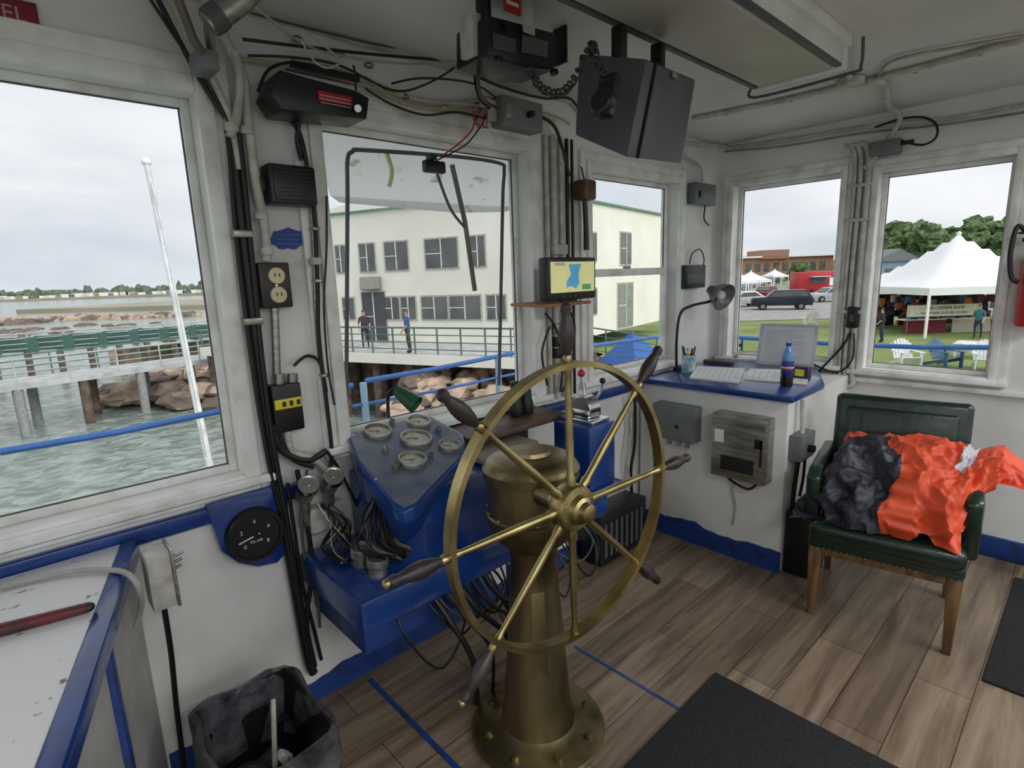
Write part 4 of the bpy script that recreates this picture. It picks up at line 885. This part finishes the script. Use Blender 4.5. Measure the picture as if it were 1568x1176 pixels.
b=B(); b.box((-3.9,-2.45,.95),(-.2,-2.41,1.55),mat('beige_banner',(232,226,210),.7),0,M); b.text('THE CORNER SHOP',.22,BLK,M@Matrix.Translation((-2.05,-2.47,1.38))@Matrix.Rotation(math.pi/2,4,'X')); b.text('HANDMADE LEATHER GOODS',.17,DWOOD,M@Matrix.Translation((-2.05,-2.47,1.12))@Matrix.Rotation(math.pi/2,4,'X'))
for x in (-3.85,-.25): b.cyl(M@V((x,-2.43,0)),M@V((x,-2.43,1.6)),.025,GREYM,n=8)
b.done('market_banner')
def adirondack(u,v,m,rot,first=[0]):
    b=B(); q=G(u,v,gz); M=Matrix.Translation(q)@Matrix.Rotation(rot,4,'Z')
    for k in range(7):
        x=-.27+.09*k; h=1.0-.02*(k-3)**2; b.hexa([M@V(c) for c in [(x-.04,.2,.28),(x+.04,.2,.28),(x+.04,.22,.28),(x-.04,.22,.28),(x*1.15-.04,.5,h),(x*1.15+.04,.5,h),(x*1.15+.04,.52,h),(x*1.15-.04,.52,h)]],m)
    for k in range(6): y=-.35+.11*k; b.box((-.3,y,.38-.02*k),(.3,y+.09,.4-.02*k),m,0,M)
    for s in (-1,1):
        b.box((s*.34-.07,-.4,.56),(s*.34+.07,.35,.585),m,.01,M); b.box((s*.32-.02,-.36,0),(s*.32+.02,-.24,.56),m,0,M); b.hexa([M@V(c) for c in [(s*.3-.02,-.3,.26),(s*.3+.02,-.3,.26),(s*.3+.02,.6,.0),(s*.3-.02,.6,.0),(s*.3-.02,-.3,.38),(s*.3+.02,-.3,.38),(s*.3+.02,.6,.1),(s*.3-.02,.6,.1)]],m)
    nm='adirondack_chair' if not first[0] else 'adirondack_chair.%03d'%first[0]; first[0]+=1
    return b.done(nm)
PW=mat('white_plastic',(242,244,246),.5); PB=mat('blue_plastic_chair',(60,100,140),.5)
adirondack(1387,562,PW,-.9); adirondack(1447,562,PB,-.6); adirondack(1508,566,PW,-1.3); adirondack(1120,538,PB,-.5); adirondack(1240,500,PW,2.2)
b=B(); q=G(1490,548,gz); b.box((q.x-.6,q.y-.6,gz+.55),(q.x+.6,q.y+.6,gz+.6),PW,.02)
for sx in (-.5,.5):
    for sy in (-.5,.5): b.box((q.x+sx-.04,q.y+sy-.04,gz),(q.x+sx+.04,q.y+sy+.04,gz+.55),PW)
b.done('patio_table')
def car(name,u,v,col,rot,L=4.5,truck=False):
    b=B(); q=G(u,v,gz); m=mat('car_paint_%s'%str(col),col,.25,.3); M=Matrix.Translation(q)@Matrix.Rotation(rot,4,'Z'); h=L/2
    prof=[(-h,.35),(-h,.85),(-h*.9,.95),(-h*.45,1.0),(-h*.15,1.5),(h*.45,1.52),(h*.8,1.05),(h,.95),(h,.35)] if not truck else [(-h,.4),(-h,.95),(-h*.95,1.08),(-h*.5,1.15),(-h*.25,1.72),(h*.78,1.74),(h*.95,1.2),(h,1.0),(h,.4)]
    b.prism([M@V((x,-.85,z)) for x,z in prof],M.to_3x3()@V((0,1.7,0)),m,.06)
    gl=[(-h*.38,1.02),(-h*.14,1.42),(h*.4,1.44),(h*.68,1.05)] if not truck else [(-h*.44,1.17),(-h*.23,1.63),(h*.74,1.65),(h*.86,1.2)]
    for s in (-.9,.86): b.prism([M@V((x,s,z)) for x,z in gl],M.to_3x3()@V((0,.04,0)),BWIN)
    b.hexa([M@V(c) for c in [(-h*.42,-.7,1.06),(-h*.42,.7,1.06),(-h*.2,.7,1.42),(-h*.2,-.7,1.42),(-h*.5,-.7,1.06),(-h*.5,.7,1.06),(-h*.24,.7,1.45),(-h*.24,-.7,1.45)]],BWIN)
    for x in (-h*.62,h*.62):
        for s in (-.88,.88):
            a=M@V((x,s-.1,.33)); c=M@V((x,s+.1,.33)); b.cyl(a,c,.33,BLK,n=20); b.cyl(M@V((x,s-.11,.33)),M@V((x,s+.11,.33)),.18,STEEL,n=12)
    return b.done(name)
car('parked_suv',1195,474,(50,54,64),-1.1,4.9,True)
for i,(u,v,c,r) in enumerate(((1160,440,(190,190,195),.2),(1172,458,(140,40,44),.1),(1185,434,(60,90,140),.2),(1135,470,(210,210,212),-.6),(1390,470,(150,155,160),-.4),(1150,432,(60,60,64),.2),(1270,462,(200,204,208),-.7),(1140,444,(170,176,180),.2),(1222,440,(120,124,130),.3),(1204,430,(200,200,196),.1),(1130,438,(70,80,100),.4),(1166,426,(150,60,60),.1))):
    car('parked_car' if i==0 else 'parked_car.%03d'%i,u,v,c,r)
b=B(); q=G(1250,452,gz); M=frame(V((q.x,q.y,gz)),(0,0,1),f0); REDT=mat('food_trailer_red',(190,40,44),.4)
b.box((-3,-1,.5),(3,1.2,3.0),REDT,.12,M); b.box((-1.4,-1.06,1.5),(.6,-1,2.4),DGREY,0,M); b.box((-1.5,-1.8,2.35),(.7,-1,2.42),CANV,0,M); b.box((1.0,-1.03,1.2),(2.6,-1,2.2),CANV,0,M)
for x in (-1.2,1.2): b.cyl(M@V((x,-1.05,.4)),M@V((x,-.8,.4)),.4,BLK)
b.done('food_trailer')
for i,(u,v,s) in enumerate(((1148,452,1.9),(1185,438,1.8),(1128,455,1.7))):
    q=G(u,v,gz); b,M=tent('x',q,s,2.1,3.3,.3); b.done('canopy_tent' if i==0 else 'canopy_tent.%03d'%i)
# school
b=B(); q=P(1215,405,170); q.z=-.5; M=frame(q,(0,0,1),f0); BR=mat('red_brick',(176,132,112),.9)
b.box((-16,0,-2),(12,12,5.0),BR,0,M); b.box((-10,-1,4.6),(-2,10,7.2),BR,0,M); b.box((12,2,-2),(34,14,3.4),mat('tan_wall',(206,192,168),.9),0,M)
for k in range(9): b.box((-14.5+2.8*k,-.1,1),(-12.8+2.8*k,0,3.4),BWIN,0,M)
b.box((-16.5,-1,5),(12.5,12,5.5),CANV,0,M); b.done('brick_school_building',False)
b=B(); q=P(1378,400,120); q.z=-2; M=frame(q,(0,0,1),f0)
b.box((-5,0,0),(4,7,4),mat('blue_house',(140,168,190),.8),0,M); b.prism([M@V(c) for c in [(-5.6,-.5,4),(4.6,-.5,4),(-.5,-.5,6.6)]],M.to_3x3()@V((0,8,0)),GREYM); 
b.box((-9,3,0),(-5.5,8,3.5),BWALL,0,M); b.box((-3,-.1,1),(-1,0,2.5),BWIN,0,M); b.done('distant_house',False)
b=B()
def trees(u0,u1,v,D,h,n_,sd,m=TREE):
    for i in range(n_):
        u=u0+(u1-u0)*(i+random.uniform(-.4,.4))/max(1,n_-1); q=P(u,v,D*random.uniform(.9,1.15)); hh=h*random.uniform(.75,1.15); q.z=-2.1
        for k in range(16):
            a=random.uniform(0,6.28); t=random.random(); rr=hh*.3*math.sqrt(random.random())*(1-.55*t); c_=V((q.x+rr*math.cos(a),q.y+rr*math.sin(a),q.z+hh*(.28+.6*t)))
            s=hh*random.uniform(.10,.17); b.blob(c_,(s,s,s*.8),m,.8,2.8,2,i*12+k+sd)
        b.cyl(V((q.x,q.y,-2.1)),V((q.x,q.y,q.z+hh*.5)),.25,PILE,n=6)
trees(1335,1400,400,155,13,10,0); trees(1400,1570,400,135,13,17,20); trees(1100,1142,400,190,8,5,50); trees(1214,1232,400,105,4.2,3,60); trees(1345,1570,400,190,16,17,90); trees(1090,1330,400,330,6.5,34,130)
b.done('background_trees')
# people
def person(name,u,D,shirt,trou,hd,sc=1.0,arm=.1,zb=None):
    q=P(u,480,D); q.z=(dz if zb is None else zb)
    J=[((0,0,.95),.13),((0,0,1.15),.135),((0,0,1.38),.15),((0,0,1.5),.07),((0,.02,1.58),.075),((0,.02,1.68),.1),((0,.02,1.76),.06),
       ((.1,0,.9),.1),((.11,.04,.5),.065),((.11,-.02,.09),.045),((.11,.12,.04),.04),
       ((-.1,0,.9),.1),((-.12,-.08,.5),.065),((-.12,-.12,.09),.045),((-.12,.02,.04),.04),
       ((.19,0,1.4),.06),((.25,-.02,1.12),.045),((.24,arm,.88),.035),((.24,arm+.04,.79),.03),
       ((-.19,0,1.4),.06),((-.25,-.02,1.12),.045),((-.24,arm+.08,.9),.035),((-.24,arm+.13,.82),.03)]
    E=[(0,1),(1,2),(2,3),(3,4),(4,5),(5,6),(0,7),(7,8),(8,9),(9,10),(0,11),(11,12),(12,13),(13,14),(2,15),(15,16),(16,17),(17,18),(2,19),(19,20),(20,21),(21,22)]
    me=bpy.data.meshes.new(name); me.from_pydata([j[0] for j in J],E,[]); o=bpy.data.objects.new(name,me); bpy.context.collection.objects.link(o)
    o.modifiers.new('s','SKIN'); sv=me.skin_vertices[0].data
    for i,j in enumerate(J): sv[i].radius=(j[1],j[1]*.85)
    sv[0].use_root=True; sb=o.modifiers.new('u','SUBSURF'); sb.levels=2; sb.render_levels=2
    bpy.context.view_layer.update(); dg=bpy.context.evaluated_depsgraph_get(); m2=bpy.data.meshes.new_from_object(o.evaluated_get(dg))
    o.modifiers.clear(); o.data=m2; 
    sk=mat('skin',(206,160,132),.5); hr=mat('hair',(70,52,40),.7)
    m2.materials.clear()
    for m_ in (mat(name+'_shirt',shirt,.8),mat(name+'_trousers',trou,.8),sk,hr,BLK): m2.materials.append(m_)
    for f in m2.polygons:
        c=f.center; f.use_smooth=True
        if c.z<.09: k=4
        elif c.z<.95 and abs(c.x)<.2: k=1
        elif c.z>1.68 or (c.z>1.56 and c.y<-.02): k=3
        elif c.z>1.5: k=2
        elif abs(c.x)>.2 and c.z<1.15: k=2
        else: k=0
        f.material_index=k
    o.matrix_world=Matrix.Translation(q)@Matrix.Rotation(hd,4,'Z')@Matrix.Scale(sc,4)
    return o
person('man_in_blue_shirt',622,23.2,(60,90,150),(90,90,80),.8,1.05); person('man_in_dark_jacket',556,25.6,(70,56,60),(50,50,60),2.6)
for i,(u,D) in enumerate(((1352,26.4),(1500,26.5),(1524,26.8))): person(['shopper_in_black_shirt','shopper_in_teal_shirt','shopper_in_white_shirt'][i],u,D,[(36,36,40),(60,130,140),(220,220,220)][i],(60,64,80),i*1.3,.95,.1,gz)
# ------------------------------------------------------------------ world + sun
w=bpy.data.worlds.new('overcast_sky'); bpy.context.scene.world=w; w.use_nodes=True; N=w.node_tree.nodes; L=w.node_tree.links
bg=N['Background']; tc=N.new('ShaderNodeTexCoord'); mp=N.new('ShaderNodeMapping'); mp.inputs['Scale'].default_value=(1,1,3.5); L.new(tc.outputs['Generated'],mp.inputs[0])
nz=N.new('ShaderNodeTexNoise'); nz.inputs['Scale'].default_value=2.2; nz.inputs['Detail'].default_value=7; nz.inputs['Roughness'].default_value=.5; L.new(mp.outputs[0],nz.inputs['Vector'])
cp=N.new('ShaderNodeValToRGB'); cp.color_ramp.elements[0].position=.35; cp.color_ramp.elements[1].position=.65; cp.color_ramp.elements[0].color=lin((206,214,224)); cp.color_ramp.elements[1].color=lin((244,246,249))
L.new(nz.outputs[0],cp.inputs[0]); L.new(cp.outputs[0],bg.inputs[0]); bg.inputs[1].default_value=1.03
sd=bpy.data.lights.new('soft_sun','SUN'); sd.energy=2.1; sd.angle=math.radians(50); so=bpy.data.objects.new('soft_sun',sd); bpy.context.collection.objects.link(so); so.rotation_euler=(math.radians(48),0,math.radians(10))
bpy.context.scene.view_settings.view_transform='Standard'
bpy.context.scene.view_settings.exposure=0.0
# ------------------------------------------------------------------ camera
cd=bpy.data.cameras.new('camera'); cd.lens=19.4; cd.sensor_width=36; cd.clip_start=.02; cd.clip_end=3000
cam=bpy.data.objects.new('camera',cd); bpy.context.collection.objects.link(cam)
M=Matrix((cr,cu,-fw)).transposed().to_4x4(); M.translation=EYE; cam.matrix_world=M
bpy.context.scene.camera=cam
